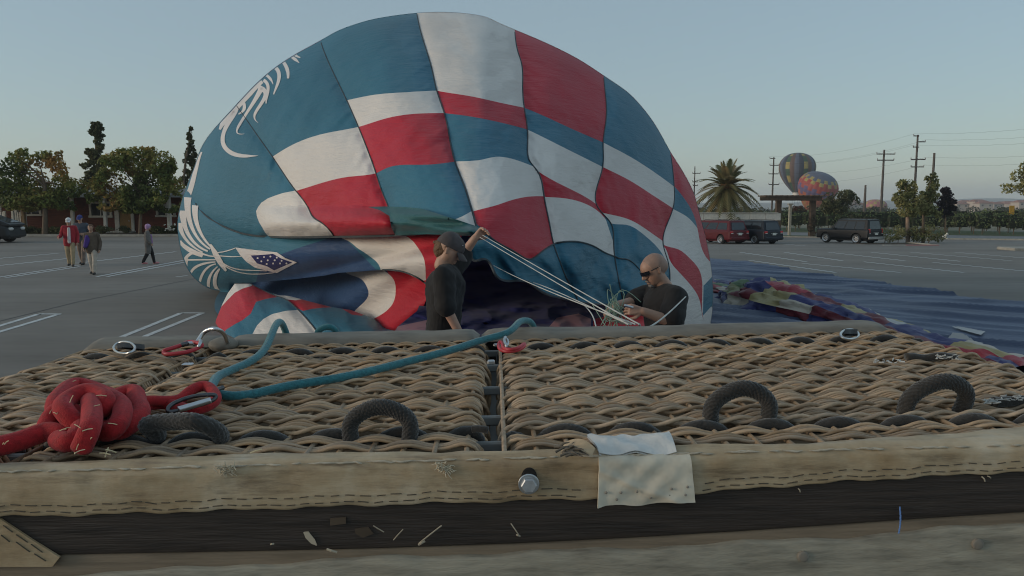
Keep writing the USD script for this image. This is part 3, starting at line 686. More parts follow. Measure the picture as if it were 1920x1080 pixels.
def Y_B(px, py):
    px, py = np.asarray(px, float), np.asarray(py, float)
    y = Y_dome(px, py) + 0.9 * smooth(430, 720, px) + wrinkle(px, py, .8, 11) + curl(px, py, sh(BB, 0, 6), 50, .9) + curl(px, py, sh(SEAM + FOLD[:5], 2, -5), 18, .35)
    return y - 0.35 * np.exp(-((py - 480) / 40) ** 2)
def Y_C(px, py):
    px, py = np.asarray(px, float), np.asarray(py, float)
    return Y_dome(px, py) + 2.1 + 2.0 * (1 - smooth(540, 780, px)) + wrinkle(px, py, .7, 21) + .25 * np.sin((px + py * 1.4) / 26.0) * smooth(450, 640, px)
DD = [(402, 700), (402, 620), (405, 600), (417, 570), (427, 550), (440, 531), (470, 531), (495, 544), (520, 553), (542, 555), (565, 561), (595, 569), (620, 575), (657, 581), (700, 597), (725, 616), (745, 622)]
def Y_D(px, py):
    px, py = np.asarray(px, float), np.asarray(py, float)
    return 11.2 - 2.6 * (px - 402) / 340 + (640 - py) * 0.012 + curl(px, py, sh(DD, -3, -5), 48, 1.3) + 1.3 * wrinkle(px, py, .8, 31) + .10 * np.exp(-(poly_dist(px, py, [(520, 540), (535, 561), (555, 577), (605, 640)]) / 8) ** 2)
def Y_F(px, py):
    px, py = np.asarray(px, float), np.asarray(py, float)
    y = 7.4 + (628 - py) / 150 * 4.6
    n = meshkit.fbm(np.stack([px / 75, py / 22 + px / 300, 0 * px], -1), 4, 41) - .5
    rid = np.abs(meshkit.fbm(np.stack([px / 110, py / 30, 0 * px + 3], -1), 3, 43) - .5)
    return y + 0.55 * n + 0.75 * rid

GRID = 4.0
def clip_mesh(poly, Yf, off=0.0, g=GRID):
    """the part of a skin layer inside the outline, as a fine mesh"""
    poly = poly.buffer(0); V, F, idx = [], [], {}
    import shapely
    shapely.prepare(poly)
    x0, y0, x1, y1 = poly.bounds
    def vid(x, y):
        k = (round(x * 50), round(y * 50))
        if k not in idx: idx[k] = len(V); V.append((x, y))
        return idx[k]
    xs, ys = np.arange(math.floor(x0 / g) * g, x1 + g, g), np.arange(math.floor(y0 / g) * g, y1 + g, g)
    X, Yy = np.meshgrid(xs, ys, indexing='ij'); cells = shapely.box(X, Yy, X + g, Yy + g)
    inside, touch = shapely.contains(poly, cells), shapely.intersects(poly, cells)
    for i, j in zip(*np.nonzero(inside)):
        a, b, c, d = vid(xs[i], ys[j]), vid(xs[i] + g, ys[j]), vid(xs[i] + g, ys[j] + g), vid(xs[i], ys[j] + g)
        F += [(a, b, c), (a, c, d)]
    ij = np.argwhere(touch & ~inside)
    if len(ij):
        parts = shapely.intersection(poly, cells[ij[:, 0], ij[:, 1]])
        for p in parts:
            for q in getattr(p, 'geoms', [p]):
                if q.geom_type != 'Polygon' or q.area < .02: continue
                c = np.array(q.exterior.coords)[:-1]
                if q.convex_hull.area - q.area < .01:
                    ids = [vid(*k) for k in c]
                    F += [(ids[0], ids[n], ids[n + 1]) for n in range(1, len(ids) - 1) if len({ids[0], ids[n], ids[n + 1]}) == 3]
                else:
                    v2, f2 = trimesh.creation.triangulate_polygon(q, engine='earcut')
                    F += [tuple(vid(*v2[k]) for k in t) for t in f2]
    V = np.array(V); F = np.array(F)
    S = lambda x, y: P(x, y, Yf(x, y) + off)
    p = S(V[:, 0], V[:, 1]); e = 3.2
    n = np.cross(S(V[:, 0] + e, V[:, 1]) - S(V[:, 0] - e, V[:, 1]), S(V[:, 0], V[:, 1] + e) - S(V[:, 0], V[:, 1] - e))
    n /= np.maximum(np.linalg.norm(n, axis=1, keepdims=True), 1e-9)
    flip = ((EYE - p) * n).sum(1) < 0; n[flip] *= -1
    fn = np.cross(p[F[:, 1]] - p[F[:, 0]], p[F[:, 2]] - p[F[:, 0]]); bad = (fn * n[F[:, 0]]).sum(1) < 0; F[bad] = F[bad][:, ::-1]
    return p, F, n

def fabric(name, c, tr=0.07, rough=0.5, var=.10, spec=.2, bmp=.4):
    if name in _mats: return _mats[name]
    c = np.asarray(c, float)
    _mats[name] = usdkit.material(stage, '/World/Looks/' + name, {
        'geo': ('geometry', {}), 'mp': ('mapping', {'scale': (0.7, 1.0, 6.0), 'rotation': (0.0, 0.12, 0.0)}), 'n': ('noise_texture', {'scale': 3.2, 'detail': 5, 'roughness': .62, 'distortion': .5}), 'n2': ('noise_texture', {'scale': .5, 'detail': 3}),
        'r': ('rgb_ramp', {'ramp': [(.3, tuple(c * (1 - var))), (.7, tuple(np.clip(c * (1 + var), 0, 1)))]}), 'b': ('bump', {'strength': bmp, 'distance': .05}),
        'p': ('principled_bsdf', {'roughness': rough, 'specular_ior_level': spec, 'sheen_weight': .05}), 't': ('translucent_bsdf', {}), 'm': ('mix_closure', {'fac': tr})},
        [('geo.position', 'mp.vector'), ('mp.vector', 'n.vector'), ('geo.position', 'n2.vector'), ('n2.fac', 'r.fac'), ('r.color', 'p.base_color'), ('r.color', 't.color'), ('n.fac', 'b.height'), ('b.normal', 'p.normal'), ('b.normal', 't.normal'),
         ('p.BSDF', 'm.closure1'), ('t.BSDF', 'm.closure2')], surface='m.closure')
    return _mats[name]
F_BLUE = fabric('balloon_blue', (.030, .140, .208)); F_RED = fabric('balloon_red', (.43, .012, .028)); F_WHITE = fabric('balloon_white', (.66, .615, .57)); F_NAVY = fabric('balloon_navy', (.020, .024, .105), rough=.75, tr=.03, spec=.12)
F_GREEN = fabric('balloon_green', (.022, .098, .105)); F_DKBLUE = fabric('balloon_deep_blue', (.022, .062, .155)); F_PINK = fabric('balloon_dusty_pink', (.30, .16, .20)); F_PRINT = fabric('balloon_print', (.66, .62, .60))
M_tape = mat('load_tape', (.045, .055, .062), rough=.8)

big = thing('hot_air_balloon', 'huge red, white and blue chequered balloon lying half inflated behind the basket', 'hot air balloon')
SILP = sg.Polygon(SIL[:, :2]).buffer(-.6)
class Layer:
    def __init__(s, region, Yf): s.region, s.Yf, s.used = region.buffer(0), Yf, []
    def add(s, pts, m, name='panel', off=0.0, label=None, within=None):
        p = (sg.Polygon(pts) if not hasattr(pts, 'area') else pts).buffer(0).intersection(s.region)
        if within is not None: p = p.intersection(within)
        for q in s.used: p = p.difference(q)
        for g in getattr(p, 'geoms', [p]):
            if g.geom_type == 'Polygon' and g.area > 12:
                v, f, n = clip_mesh(g, s.Yf, off); put(name, (v, f), m, big, normals=n, label=label)
        s.used.append(p)
def scurve(pts, n=24): return [tuple(x) for x in spline(np.array(pts, float), n)]
DRAPE = [(893, 440), (880, 450), (879, 462), (881, 478), (890, 489), (908, 486), (920, 496), (932, 519), (944, 526), (960, 527), (990, 529), (1002, 537), (1026, 552), (1062, 561), (1095, 568), (1140, 571), (1200, 573), (1235, 580), (1248, 625), (1250, 700)]
top = [tuple(x) for x in SIL[24:161, :2]]
regA = sg.Polygon([(352, 360)] + [(343, 368)] + top[1:] + DRAPE[::-1] + FOLD[::-1] + SEAM[::-1]).buffer(0).intersection(SILP)
A = Layer(regA, Y_A)
cols = {}
TL = {k: [tuple(x) for x in v] for k, v in TAPE_P.items()}
big_l, big_r = [(0, 900), (0, -200)], [(2500, -200), (2500, 900)]
def between(a, b): return sg.Polygon(TL[a] + TL[b][::-1]).buffer(0)
COL = {1: between(0, 1), 2: between(1, 2), 3: between(2, 3), 4: between(3, 4), 5: between(4, 5), 6: sg.Polygon(TL[5] + [(1255, 900), (1600, 900), (1600, 200)]).buffer(0), 0: sg.Polygon(TL[0] + [(630, 700), (200, 700), (200, 100)]).buffer(0)}
H = {  # panel edges
 'a': scurve([(500, 302), (511, 294), (560, 266), (610, 250), (672, 238), (680, 236)]), 'b': scurve([(548, 360), (555, 358), (600, 344), (650, 332), (705, 325), (712, 323)]),
 'c': scurve([(640, 190), (650, 188), (700, 178), (760, 173), (819, 170), (828, 170)]), 'd': scurve([(664, 240), (672, 238), (720, 223), (770, 214), (833, 212), (842, 212)]), 'e': scurve([(695, 329), (705, 325), (725, 315), (790, 309), (853, 303), (860, 302)]),
 'f': scurve([(810, 168), (819, 170), (880, 180), (940, 193), (983, 202), (992, 204)]), 'g': scurve([(824, 211), (833, 212), (880, 218), (940, 230), (989, 243), (998, 246)]), 'h': scurve([(845, 304), (853, 303), (900, 300), (930, 294), (957, 297), (990, 308), (1005, 314)]),
 'i': scurve([(870, 403), (885, 397), (930, 385), (960, 375), (1000, 368), (1020, 368), (1035, 369)]), 'j': scurve([(975, 199), (983, 202), (1030, 222), (1080, 245), (1131, 267), (1140, 271)]), 'k': scurve([(980, 239), (989, 243), (1040, 268), (1090, 293), (1130, 313), (1140, 318)]),
 'l': scurve([(996, 312), (1007, 320), (1050, 345), (1090, 365), (1118, 383), (1126, 390)]), 'm': scurve([(1010, 368), (1020, 369), (1060, 372), (1095, 381), (1120, 395), (1136, 412)]),
 'n': scurve([(1122, 262), (1131, 267), (1180, 293), (1230, 325), (1264, 350), (1274, 358)]), 'o': scurve([(1122, 309), (1130, 313), (1180, 338), (1230, 370), (1262, 391), (1270, 397)]),
 'p': scurve([(1112, 391), (1122, 396), (1153, 404), (1183, 413), (1213, 431), (1243, 452), (1252, 458)]), 'q': scurve([(1128, 404), (1145, 419), (1177, 422), (1207, 440), (1231, 462), (1243, 478), (1253, 504)]),
 'r': scurve([(880, 408), (893, 419), (929, 452), (968, 474), (993, 486), (1015, 473), (1038, 458), (1046, 455)]), 's': scurve([(1030, 459), (1038, 457), (1062, 453), (1101, 457), (1116, 463), (1135, 474), (1150, 480), (1160, 484)]),
 't': scurve([(1254, 340), (1264, 349), (1280, 368), (1293, 387), (1306, 420), (1314, 460), (1345, 500)]), 'u': scurve([(1252, 384), (1261, 391), (1289, 407), (1310, 431), (1328, 461), (1333, 490), (1345, 505)]),
 'v': scurve([(1236, 452), (1246, 460), (1273, 468), (1292, 483), (1310, 504), (1317, 540), (1318, 592)]), 'w': scurve([(1242, 460), (1249, 468), (1256, 488), (1273, 510), (1292, 531), (1310, 558), (1315, 580), (1319, 600)])}
def band(a, b): return H[a] + H[b][::-1]
def above(a, y=-100): return [(H[a][0][0] - 300, H[a][0][1])] + H[a] + [(H[a][-1][0] + 300, H[a][-1][1]), (H[a][-1][0] + 300, y), (H[a][0][0] - 300, y)]
def below(a, y=900): return above(a, y)
A.add([(480, 396), (484, 388), (490, 380), (502, 372), (515, 367), (530, 362), (555, 357), (640, 357), (640, 450), (505, 445), (497, 436), (492, 427), (486, 417), (482, 407)], F_WHITE, within=COL[0])
A.add(band('a', 'b'), F_WHITE, within=COL[1]); A.add(below('b'), F_RED, within=COL[1]); A.add(above('a'), F_BLUE, within=COL[1])
A.add(above('c'), F_BLUE, within=COL[2]); A.add(band('c', 'd'), F_WHITE, within=COL[2]); A.add(band('d', 'e'), F_RED, within=COL[2])
A.add([(846, 418), (854, 411), (868, 405), (884, 396), (897, 396), (899, 440), (880, 425)], F_WHITE, within=COL[2]); A.add(below('e'), F_BLUE, within=COL[2])
A.add(above('f'), F_WHITE, within=COL[3]); A.add(band('f', 'g'), F_RED, within=COL[3]); A.add(band('g', 'h'), F_BLUE, within=COL[3]); A.add(band('h', 'i'), F_WHITE, within=COL[3]); A.add(band('i', 'r'), F_RED, within=COL[3])
A.add(above('j'), F_RED, within=COL[4]); A.add(band('j', 'k'), F_BLUE, within=COL[4]); A.add(band('k', 'l'), F_WHITE, within=COL[4]); A.add(band('l', 'm'), F_RED, within=COL[4]); A.add(band('m', 's'), F_WHITE, within=COL[4])
A.add(above('n'), F_BLUE, within=COL[5]); A.add(band('n', 'o'), F_WHITE, within=COL[5]); A.add(band('o', 'p'), F_RED, within=COL[5]); A.add(band('p', 'q'), F_WHITE, within=COL[5])
A.add(above('t'), F_RED, within=COL[6]); A.add(band('t', 'u'), F_BLUE, within=COL[6]); A.add([(1240, 455)] + H['u'] + [(1334, 520), (1319, 536)] + H['v'][::-1], F_WHITE, within=COL[6])
A.add(band('v', 'w'), F_RED, within=COL[6])
A.add(H['w'] + [(1318, 596), (1312, 625), (1308, 700), (1240, 700), (1240, 480)], F_WHITE, within=COL[6])
A.add([(1317, 540), (1345, 515), (1345, 590), (1334, 574), (1318, 592)], F_BLUE, within=COL[6]); A.add([(1317, 578), (1334, 575), (1345, 590), (1340, 700), (1314, 660), (1315, 625)], F_WHITE, within=COL[6]); A.add([(1300, 700), (1310, 640), (1315, 622), (1316, 660), (1318, 720)], F_RED, within=COL[6])
for k in range(7): A.add(SILP, F_BLUE, within=COL[k])
A.add(SILP, F_BLUE)
# the mouth strip drawn up to the young man's hand
E_ = Layer(sg.Polygon([(690, 388), (725, 387), (760, 388), (790, 391), (835, 405), (854, 411), (893, 424), (908, 433), (905, 441), (893, 443), (872, 442), (800, 439), (741, 441), (733, 425), (730, 405), (712, 394)]), Y_strip)
E_.add(E_.region, F_GREEN, name='mouth_strip')
# under the fold
regB = sg.Polygon([(352, 358), (343, 366)] + [tuple(x) for x in SIL[20::-1, :2]] + BB + [(799, 525), (842, 540), (850, 480), (870, 432), (800, 430), (745, 436), (637, 438), (505, 438), (460, 433), (420, 419), (387, 399), (367, 376)]).buffer(0)
regB = regB.intersection(SILP).union(sg.box(500, 430, 850, 545).intersection(regB))
B = Layer(regB, Y_B)
B.add(scurve([(632, 430), (637, 444), (655, 453), (670, 465), (684, 474), (695, 482), (706, 491), (711, 498), (714, 512)]) + [(740, 540), (797, 535)] + scurve([(799, 530), (798, 510), (793, 480), (784, 465), (772, 450), (758, 441), (745, 430)]), F_WHITE)
B.add([(745, 425), (900, 425), (850, 560), (799, 530)] + scurve([(799, 527), (798, 508), (793, 480), (784, 465), (772, 450), (758, 441)]), F_RED)
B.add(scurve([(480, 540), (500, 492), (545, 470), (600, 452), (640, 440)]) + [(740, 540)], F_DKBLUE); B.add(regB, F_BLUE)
# dark fold below it
regC = sg.Polygon([(436, 530), (470, 515), (560, 505), (640, 500), (720, 497), (760, 500), (799, 515), (806, 545), (790, 585), (752, 618), (722, 632), (640, 610), (520, 585), (450, 560)])
C = Layer(regC, Y_C)
C.add(scurve([(640, 500), (662, 517), (678, 524), (687, 536), (691, 552), (681, 568), (662, 588)]) + [(690, 605)] + scurve([(700, 598), (722, 585), (736, 570), (742, 543), (738, 524), (729, 514), (715, 502)]), F_WHITE)
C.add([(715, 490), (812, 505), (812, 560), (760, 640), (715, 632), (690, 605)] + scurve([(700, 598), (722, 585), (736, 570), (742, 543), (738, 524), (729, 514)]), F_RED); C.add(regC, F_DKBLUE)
# the low lobe on the ground
regD = sg.Polygon([(402, 720), (402, 620), (405, 600), (417, 570), (427, 550), (440, 532), (470, 532), (495, 545), (520, 553), (542, 555), (565, 561), (595, 569), (620, 575), (642, 579), (657, 581), (700, 597), (725, 616), (745, 622), (735, 720)])
D = Layer(regD, Y_D)
D.add([(436, 528), (474, 528), (472, 536), (455, 541), (440, 549), (427, 562), (416, 574), (410, 580)], F_WHITE)
D.add([(470, 634), (474, 625), (482, 610), (494, 598), (510, 589), (535, 583), (558, 581), (570, 593), (583, 608), (604, 637), (620, 720), (460, 720)], F_WHITE)
D.add([(400, 640), (400, 560), (430, 540), (474, 532), (500, 545), (519, 557), (500, 560), (480, 566), (476, 575), (470, 588), (455, 600), (440, 608), (424, 618), (410, 640)], F_RED)
D.add([(500, 543), (520, 550), (542, 553), (566, 561), (555, 563), (540, 562), (520, 556)], F_WHITE)
D.add([(538, 561), (566, 561), (595, 569), (622, 576), (605, 577), (585, 579), (568, 583), (556, 577)], F_RED); D.add([(640, 578), (657, 580), (684, 590), (678, 592), (660, 590)], F_RED); D.add(regD, F_BLUE)
# inside, lying on the ground beyond the mouth
regF = sg.Polygon([(806, 470), (803, 520), (797, 546), (782, 583), (745, 613), (733, 634), (728, 760), (1232, 760), (1232, 576), (1200, 560), (1100, 520), (1000, 500), (940, 470), (870, 440)])
Fl = Layer(regF, Y_F)
Fl.add([(745, 612), (800, 600), (802, 640), (800, 760), (728, 760), (733, 634)], F_PINK); Fl.add([(1030, 612), (1044, 596), (1062, 592), (1085, 588), (1108, 598), (1108, 640), (1030, 640)], F_PINK)
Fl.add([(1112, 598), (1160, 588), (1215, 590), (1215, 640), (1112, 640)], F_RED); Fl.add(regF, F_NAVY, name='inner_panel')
# load tapes, seams and the trim of the mouth
def tape(pts, Yf, r=.0095, off=-.012, name='load_tape', m_=None, region=None):
    p = spline(np.array(pts, float), max(30, int(len(pts) * 10)))
    if region is not None:
        import shapely
        k = shapely.contains_xy(region, p[:, 0], p[:, 1]); p = p[k]
    if len(p) > 3: put(name, tube(P(p[:, 0], p[:, 1], Yf(p[:, 0], p[:, 1]) + off), r, 5), m_ or M_tape, big)
inner = SILP.buffer(-1.5).intersection(regA.buffer(-1))
for k in TAPES: tape(TAPES[k], Y_A, region=inner)
tape(SEAM[1:] + FOLD[1:6], Y_A, off=-.07, r=.016); tape(DRAPE[:17], Y_A, r=.012, off=-.02, name='mouth_trim'); tape(H['s'][2:] + [(1174, 486), (1195, 501), (1213, 519)], Y_A)
tape(H['r'][3:], Y_A, r=.008); tape([(717, 506), (757, 510), (792, 527), (806, 540)], Y_B, off=-.06); tape([(520, 556), (535, 561), (555, 577), (582, 606), (606, 640)], Y_D, off=-.02); tape([(470, 532), (495, 545), (520, 556)], Y_D, off=-.03)
# white printed drawing
def stroke(pts, wid, Yf, m_=None, region=None, name='printed_stroke'):
    p = spline(np.array(pts, float), 40); w = np.interp(np.linspace(0, 1, 40), np.linspace(0, 1, len(wid)), wid) / 2
    t = np.gradient(p, axis=0); t /= np.linalg.norm(t, axis=1, keepdims=True); n = np.c_[-t[:, 1], t[:, 0]]
    pg = sg.Polygon(np.vstack([p + n * w[:, None], (p - n * w[:, None])[::-1]])).buffer(0).intersection(SILP.buffer(-1) if region is None else region)
    for g in getattr(pg, 'geoms', [pg]):
        if g.geom_type == 'Polygon' and g.area > 3:
            v, f, nn = clip_mesh(g, Yf, -.03); put(name, (v, f), m_ or F_PRINT, big, normals=nn)
for pts, w in (([(440, 205), (428, 230), (418, 255), (419, 271), (431, 285), (453, 292), (484, 292)], (14, 9, 7, 8, 8, 6, .5)), ([(492, 162), (467, 205), (450, 232), (444, 247), (458, 251)], (10, 7, 5, 5, .5)), ([(484, 165), (497, 172), (484, 203), (477, 220), (484, 230)], (10, 7, 6, 5, .5)),
               ([(494, 150), (502, 160), (501, 178), (499, 194)], (6, 6, 5, 2)), ([(514, 125), (523, 138), (522, 152), (513, 177)], (7, 7, 5, 2)), ([(530, 115), (537, 126), (540, 147)], (6, 7, 4)), ([(545, 106), (553, 111), (561, 118)], (4, 6, 1)), ([(548, 104), (556, 98), (569, 93)], (6, 5, .5)),
               ([(498, 140), (507, 148), (512, 158)], (5, 5, 1)), ([(412, 243), (430, 214), (450, 193), (470, 172), (492, 153)], (4, 16, 12, 12, 6)), ([(430, 215), (446, 190), (460, 186)], (8, 10, 3)), ([(455, 190), (458, 203), (447, 214)], (6, 6, 2)), ([(553, 103), (563, 108)], (5, 2)),
               ([(378, 285), (367, 318), (360, 345), (352, 368)], (3, 7, 9, 10))):
    if len(pts) == 2: pts = [pts[0], ((pts[0][0] + pts[1][0]) / 2, (pts[0][1] + pts[1][1]) / 2 + .5), pts[1]]
    stroke(pts, w, Y_A, region=regA.intersection(SILP.buffer(-1.2)))
rb = regB.buffer(-1).intersection(SILP.buffer(-1.5))
for pts, w in (([(394, 458), (403, 474), (412, 490), (424, 508)], (4, 10, 10, 4)), ([(397, 464), (378, 440), (368, 415), (366, 385)], (3, 5, 8, 12)), ([(394, 467), (370, 445), (356, 415), (352, 370)], (3, 5, 9, 14)), ([(390, 471), (362, 452), (347, 425), (343, 395)], (3, 5, 8, 14)), ([(380, 473), (357, 458), (343, 440), (337, 418)], (2, 4, 6, 10)),
               ([(380, 480), (360, 471), (346, 462), (337, 452)], (6, 9, 8, 6)), ([(404, 480), (380, 476), (362, 474), (350, 482), (347, 500)], (2, 3, 5, 6, 8)), ([(404, 487), (375, 487), (340, 488)], (2, 3, 3)), ([(404, 491), (380, 495), (362, 505), (356, 520)], (2, 4, 5, 4)), ([(405, 495), (388, 503), (377, 520), (374, 538)], (2, 4, 5, 4)),
               ([(408, 500), (397, 512), (391, 528), (392, 543)], (2, 4, 6, 5)), ([(412, 504), (404, 518), (403, 533), (412, 547)], (3, 7, 7, 5)), ([(352, 485), (349, 510), (360, 530), (378, 543)], (4, 9, 8, 5)), ([(340, 470), (339, 490), (346, 508)], (5, 8, 6)),
               ([(404, 474), (423, 471), (441, 465)], (2, 2, 1.5)), ([(406, 479), (430, 481), (460, 480)], (2, 2, 1.5)), ([(412, 488), (432, 501), (470, 507), (500, 508)], (2, 2, 2, 1.5)), ([(414, 492), (440, 508), (480, 514), (515, 511)], (2, 2, 2, 1.5))):
    stroke(pts, w, Y_B, region=rb)
rug = sg.Polygon([(441, 464), (480, 469), (519, 473), (535, 484), (557, 492), (540, 501), (519, 512), (498, 507), (478, 502), (462, 491), (450, 478)]); rin = sg.Polygon([(470, 479), (490, 478), (512, 476), (528, 485), (548, 492), (530, 500), (514, 507), (500, 499), (482, 494)])
dots = [sg.Point(x, y).buffer(1.7) for x, y in ((483, 484), (495, 482), (507, 481), (519, 483), (490, 490), (502, 488), (515, 488), (528, 489), (500, 495), (512, 494), (525, 494), (537, 494))]
for pg, m_ in ((rug.difference(rin), F_PRINT), (rin.difference(sg.MultiPolygon(dots)), F_NAVY)):
    v, f, nn = clip_mesh(pg.intersection(rb), Y_B, -.03, g=4); put('printed_panel', (v, f), m_, big, normals=nn)
for d_ in dots: v, f, nn = clip_mesh(d_, Y_B, -.03, g=4); put('printed_dot', (v, f), F_PRINT, big, normals=nn)
# the rear of the envelope, closing behind the widest line
nS = len(SIL); Sp = P(SIL[:, 0], SIL[:, 1], SIL[:, 2] + 0.02); ctr = np.array([Sp[:, 0].mean(), 0, 2.2])
rings = []
for t in np.linspace(0, 1, 14):
    a = t * math.pi / 2; r_ = Sp.copy(); c_ = math.cos(a)
    r_[:, 0] = ctr[0] + (Sp[:, 0] - ctr[0]) * c_; r_[:, 2] = np.maximum(ctr[2] + (Sp[:, 2] - ctr[2]) * c_, 0.04); r_[:, 1] = Sp[:, 1] + (24 - Sp[:, 1]) * math.sin(a); rings.append(r_)
rings = np.array(rings)
for k in range(0, nS, 20):
    ids = [(k + j) % nS for j in range(min(20, nS - k) + 1)]
    v = rings[:, ids].reshape(-1, 3); put('rear_panel', (v, grid_faces(14, len(ids))), (F_BLUE, F_WHITE, F_RED)[(k // 20) % 3], big, smooth=True)
# ------------------------------------------------------------------ ropes and hardware on the basket
M_teal = mat('teal_rope', (.022, .140, .160), rough=.8, var=.35, scale=120, bump=.7, bscale=420, space='position', sheen=.25, dist=.002)
M_redrope = mat('red_rope', (.33, .011, .014), rough=.9, var=.35, scale=90, bump=.9, bscale=420, space='position', sheen=.08, dist=.002)
M_redal = mat('red_anodised', (.40, .03, .04), rough=.38, var=.15)
M_strap = mat('black_strap', (.018, .017, .017), rough=.8)
M_gun = mat('dark_steel', (.10, .10, .105), rough=.3, metal=.9, var=.3, scale=60)
def bpts(l): return np.array([p if len(np.shape(p)) and isinstance(p, np.ndarray) else bat(*p) for p in l])
ue = float(Bpx(517, 630, .03)[0]); uf = float(Bpx(1005, 630, .03)[0])
tp = bpts([Bw(ue + .01, 1.235, -.30), Bw(ue + .01, 1.232, -.06), Bw(ue, 1.195, .040), (499, 650, .034), (472, 676, .020), (438, 692, .018), (410, 705, .022), (398, 721, .026), (405, 737, .024), (428, 742, .020), (520, 728, .018), (620, 711, .018), (760, 679, .020), (860, 652, .026), (910, 636, .032), (950, 624, .040), Bw(uf - .035, 1.15, .052), Bw(uf, 1.215, .030), Bw(uf + .005, 1.235, -.05), Bw(uf, 1.235, -.3)])
t = thing('teal_rope', 'teal kernmantle rope stretched across the wicker from the red knot to the far edge', 'rope')
braid(spline(tp, 700), .0102, k=18, m_=M_teal, name='rope', parent=t, depth=.07, turns=.7)
kn = spline(bpts([Bw(float(Bpx(590, 632, .03)[0]) - .03, 1.225, .0), Bw(float(Bpx(590, 632, .03)[0]) - .012, 1.215, .032), Bw(float(Bpx(590, 632, .03)[0]) + .014, 1.215, .036), Bw(float(Bpx(590, 632, .03)[0]) + .03, 1.23, .0)]), 24)
braid(kn, .010, k=12, m_=M_teal, name='loop', parent=t, depth=.05)

r_ = thing('red_rope', 'thick red rope with a bulky knot lying on the left of the basket', 'rope')
RR = .0176
sq = lambda l, n: [p if k < n else (165 + (p[0] - 165) * .90, 780 + (p[1] - 780) * .92, p[2] * 1.04) for k, p in enumerate(l)]
kp = bpts(sq([(-90, 866, .024), (-40, 848, .024), (0, 836, .024), (45, 824, .026), (82, 812, .030), (112, 818, .026), (150, 815, .018), (200, 806, .016), (240, 806, .024), (266, 786, .034), (268, 752, .046), (248, 733, .052), (224, 742, .048), (212, 768, .036), (196, 800, .018), (150, 812, .016), (108, 796, .022), (96, 765, .040),
           (112, 734, .050), (145, 718, .050), (182, 728, .042), (216, 748, .040), (226, 776, .034), (205, 808, .024), (160, 806, .032), (122, 778, .056), (128, 745, .070), (158, 732, .076), (189, 738, .072), (198, 760, .060), (184, 772, .050), (171, 758, .056), (173, 786, .058), (164, 818, .044), (151, 846, .022)], 4))
put('knotted_rope', tube(spline(kp, 620), RR, 16), M_redrope, r_, smooth=True)
lp = bpts([(226, 790, .022), (262, 766, .024), (300, 757, .022), (335, 762, .020), (368, 768, .020), (396, 757, .024), (400, 735, .034), (380, 724, .040), (357, 733, .036), (338, 748, .026), (300, 752, .030), (250, 772, .026)])
put('rope_loop', tube(spline(lp, 240), np.interp(np.linspace(0, 1, 240), [0, .3, .5, 1], [.0125, .0115, .012, .011]), 14), M_redrope, r_, smooth=True)
put('rope_coil', tube(spline(bpts(sq([(80, 812, .026), (86, 788, .040), (108, 768, .052), (138, 776, .046), (150, 806, .036), (132, 830, .030), (104, 828, .026)], 0)), 160), RR, 16), M_redrope, r_, smooth=True)
put('rope_coil', tube(spline(bpts(sq([(206, 738, .058), (228, 752, .056), (236, 778, .048), (222, 804, .036), (200, 812, .026)], 0)), 120), RR, 16), M_redrope, r_, smooth=True)
M_straw = mat('straw', (.62, .50, .30), rough=.8)
rg = np.random.default_rng(12)
for px, py, w in ((95, 772, .062), (103, 775, .065), (110, 773, .066), (118, 806, .05), (127, 803, .05), (146, 800, .062), (178, 762, .078), (171, 822, .062), (150, 846, .042), (140, 850, .040), (145, 838, .050), (211, 795, .05), (6, 832, .044), (12, 830, .044), (139, 715, .068), (134, 748, .088), (190, 742, .09), (164, 806, .062)):
    c = bat(px, py, w); d = rg.normal(0, 1, 3) * [1, .6, .6]; d /= np.linalg.norm(d); L = rg.uniform(.008, .018)
    put('straw_bit', tube(np.stack([c - d * L / 2, c + BZ * .001, c + d * L / 2]), .0008, 4), M_straw, r_)
for px, py in ((200, 848), (208, 846), (197, 851), (704 * .0 + 480, 846)):
    c = bat(px, py, .014); d = rg.normal(0, 1, 3) * [1, .5, .2]; d /= np.linalg.norm(d)
    put('straw_bit', tube(np.stack([c - d * .01, c + BZ * .001, c + d * .01]), .0012, 4), M_straw, r_)

def ring(pts, r, m_, name, parent, k=10, n=80, **kw):
    p = np.array(pts); cs = CubicSpline(np.arange(len(p) + 1), np.vstack([p, p[:1]]), bc_type='periodic'); q = cs(np.linspace(0, len(p), n, endpoint=False))
    return put(name, tube(q, r, k, closed=True), m_, parent, smooth=True, **kw)
c_ = thing('carabiner', 'black and steel locking carabiner through the red rope loop', 'carabiner')
ring(bpts([(318, 772, .030), (350, 766, .034), (385, 756, .040), (401, 749, .044), (404, 742, .050), (390, 740, .054), (360, 744, .050), (335, 752, .044), (318, 762, .038)]), .0042, M_gun, 'frame', c_)
put('gate', tube(spline(bpts([(334, 768, .036), (362, 760, .040), (396, 750, .046)]), 20), .0062, 10), M_metal, c_, smooth=True)
put('pivot', tube(spline(bpts([(404, 733, .034), (412, 729, .034), (418, 727, .034)]), 8), .0055, 10), M_gun, c_, smooth=True)
c_ = thing('carabiner', 'red carabiner hanging on the steel bow at the left far corner', 'carabiner')
ring(bpts([(377, 645, .040), (372, 652, .032), (350, 660, .026), (314, 664, .022), (307, 660, .024), (312, 656, .030), (340, 647, .036), (356, 641, .040)]), .0058, M_redal, 'frame', c_)
put('gate', tube(spline(bpts([(340, 647, .036), (352, 644, .040)]), 6), .0072, 10), M_gun, c_, smooth=True)
c_ = thing('steel_bow', 'arched steel bow shackle standing at the far edge', 'shackle')
sp_ = spline(bpts([(362, 646, .034), (372, 638, .045), (380, 626, .062), (392, 618, .075), (405, 617, .078), (416, 622, .066), (423, 632, .045), (427, 642, .02)]), 60)
put('bow', tube(sp_, .0062, 10), M_metal, c_, smooth=True)
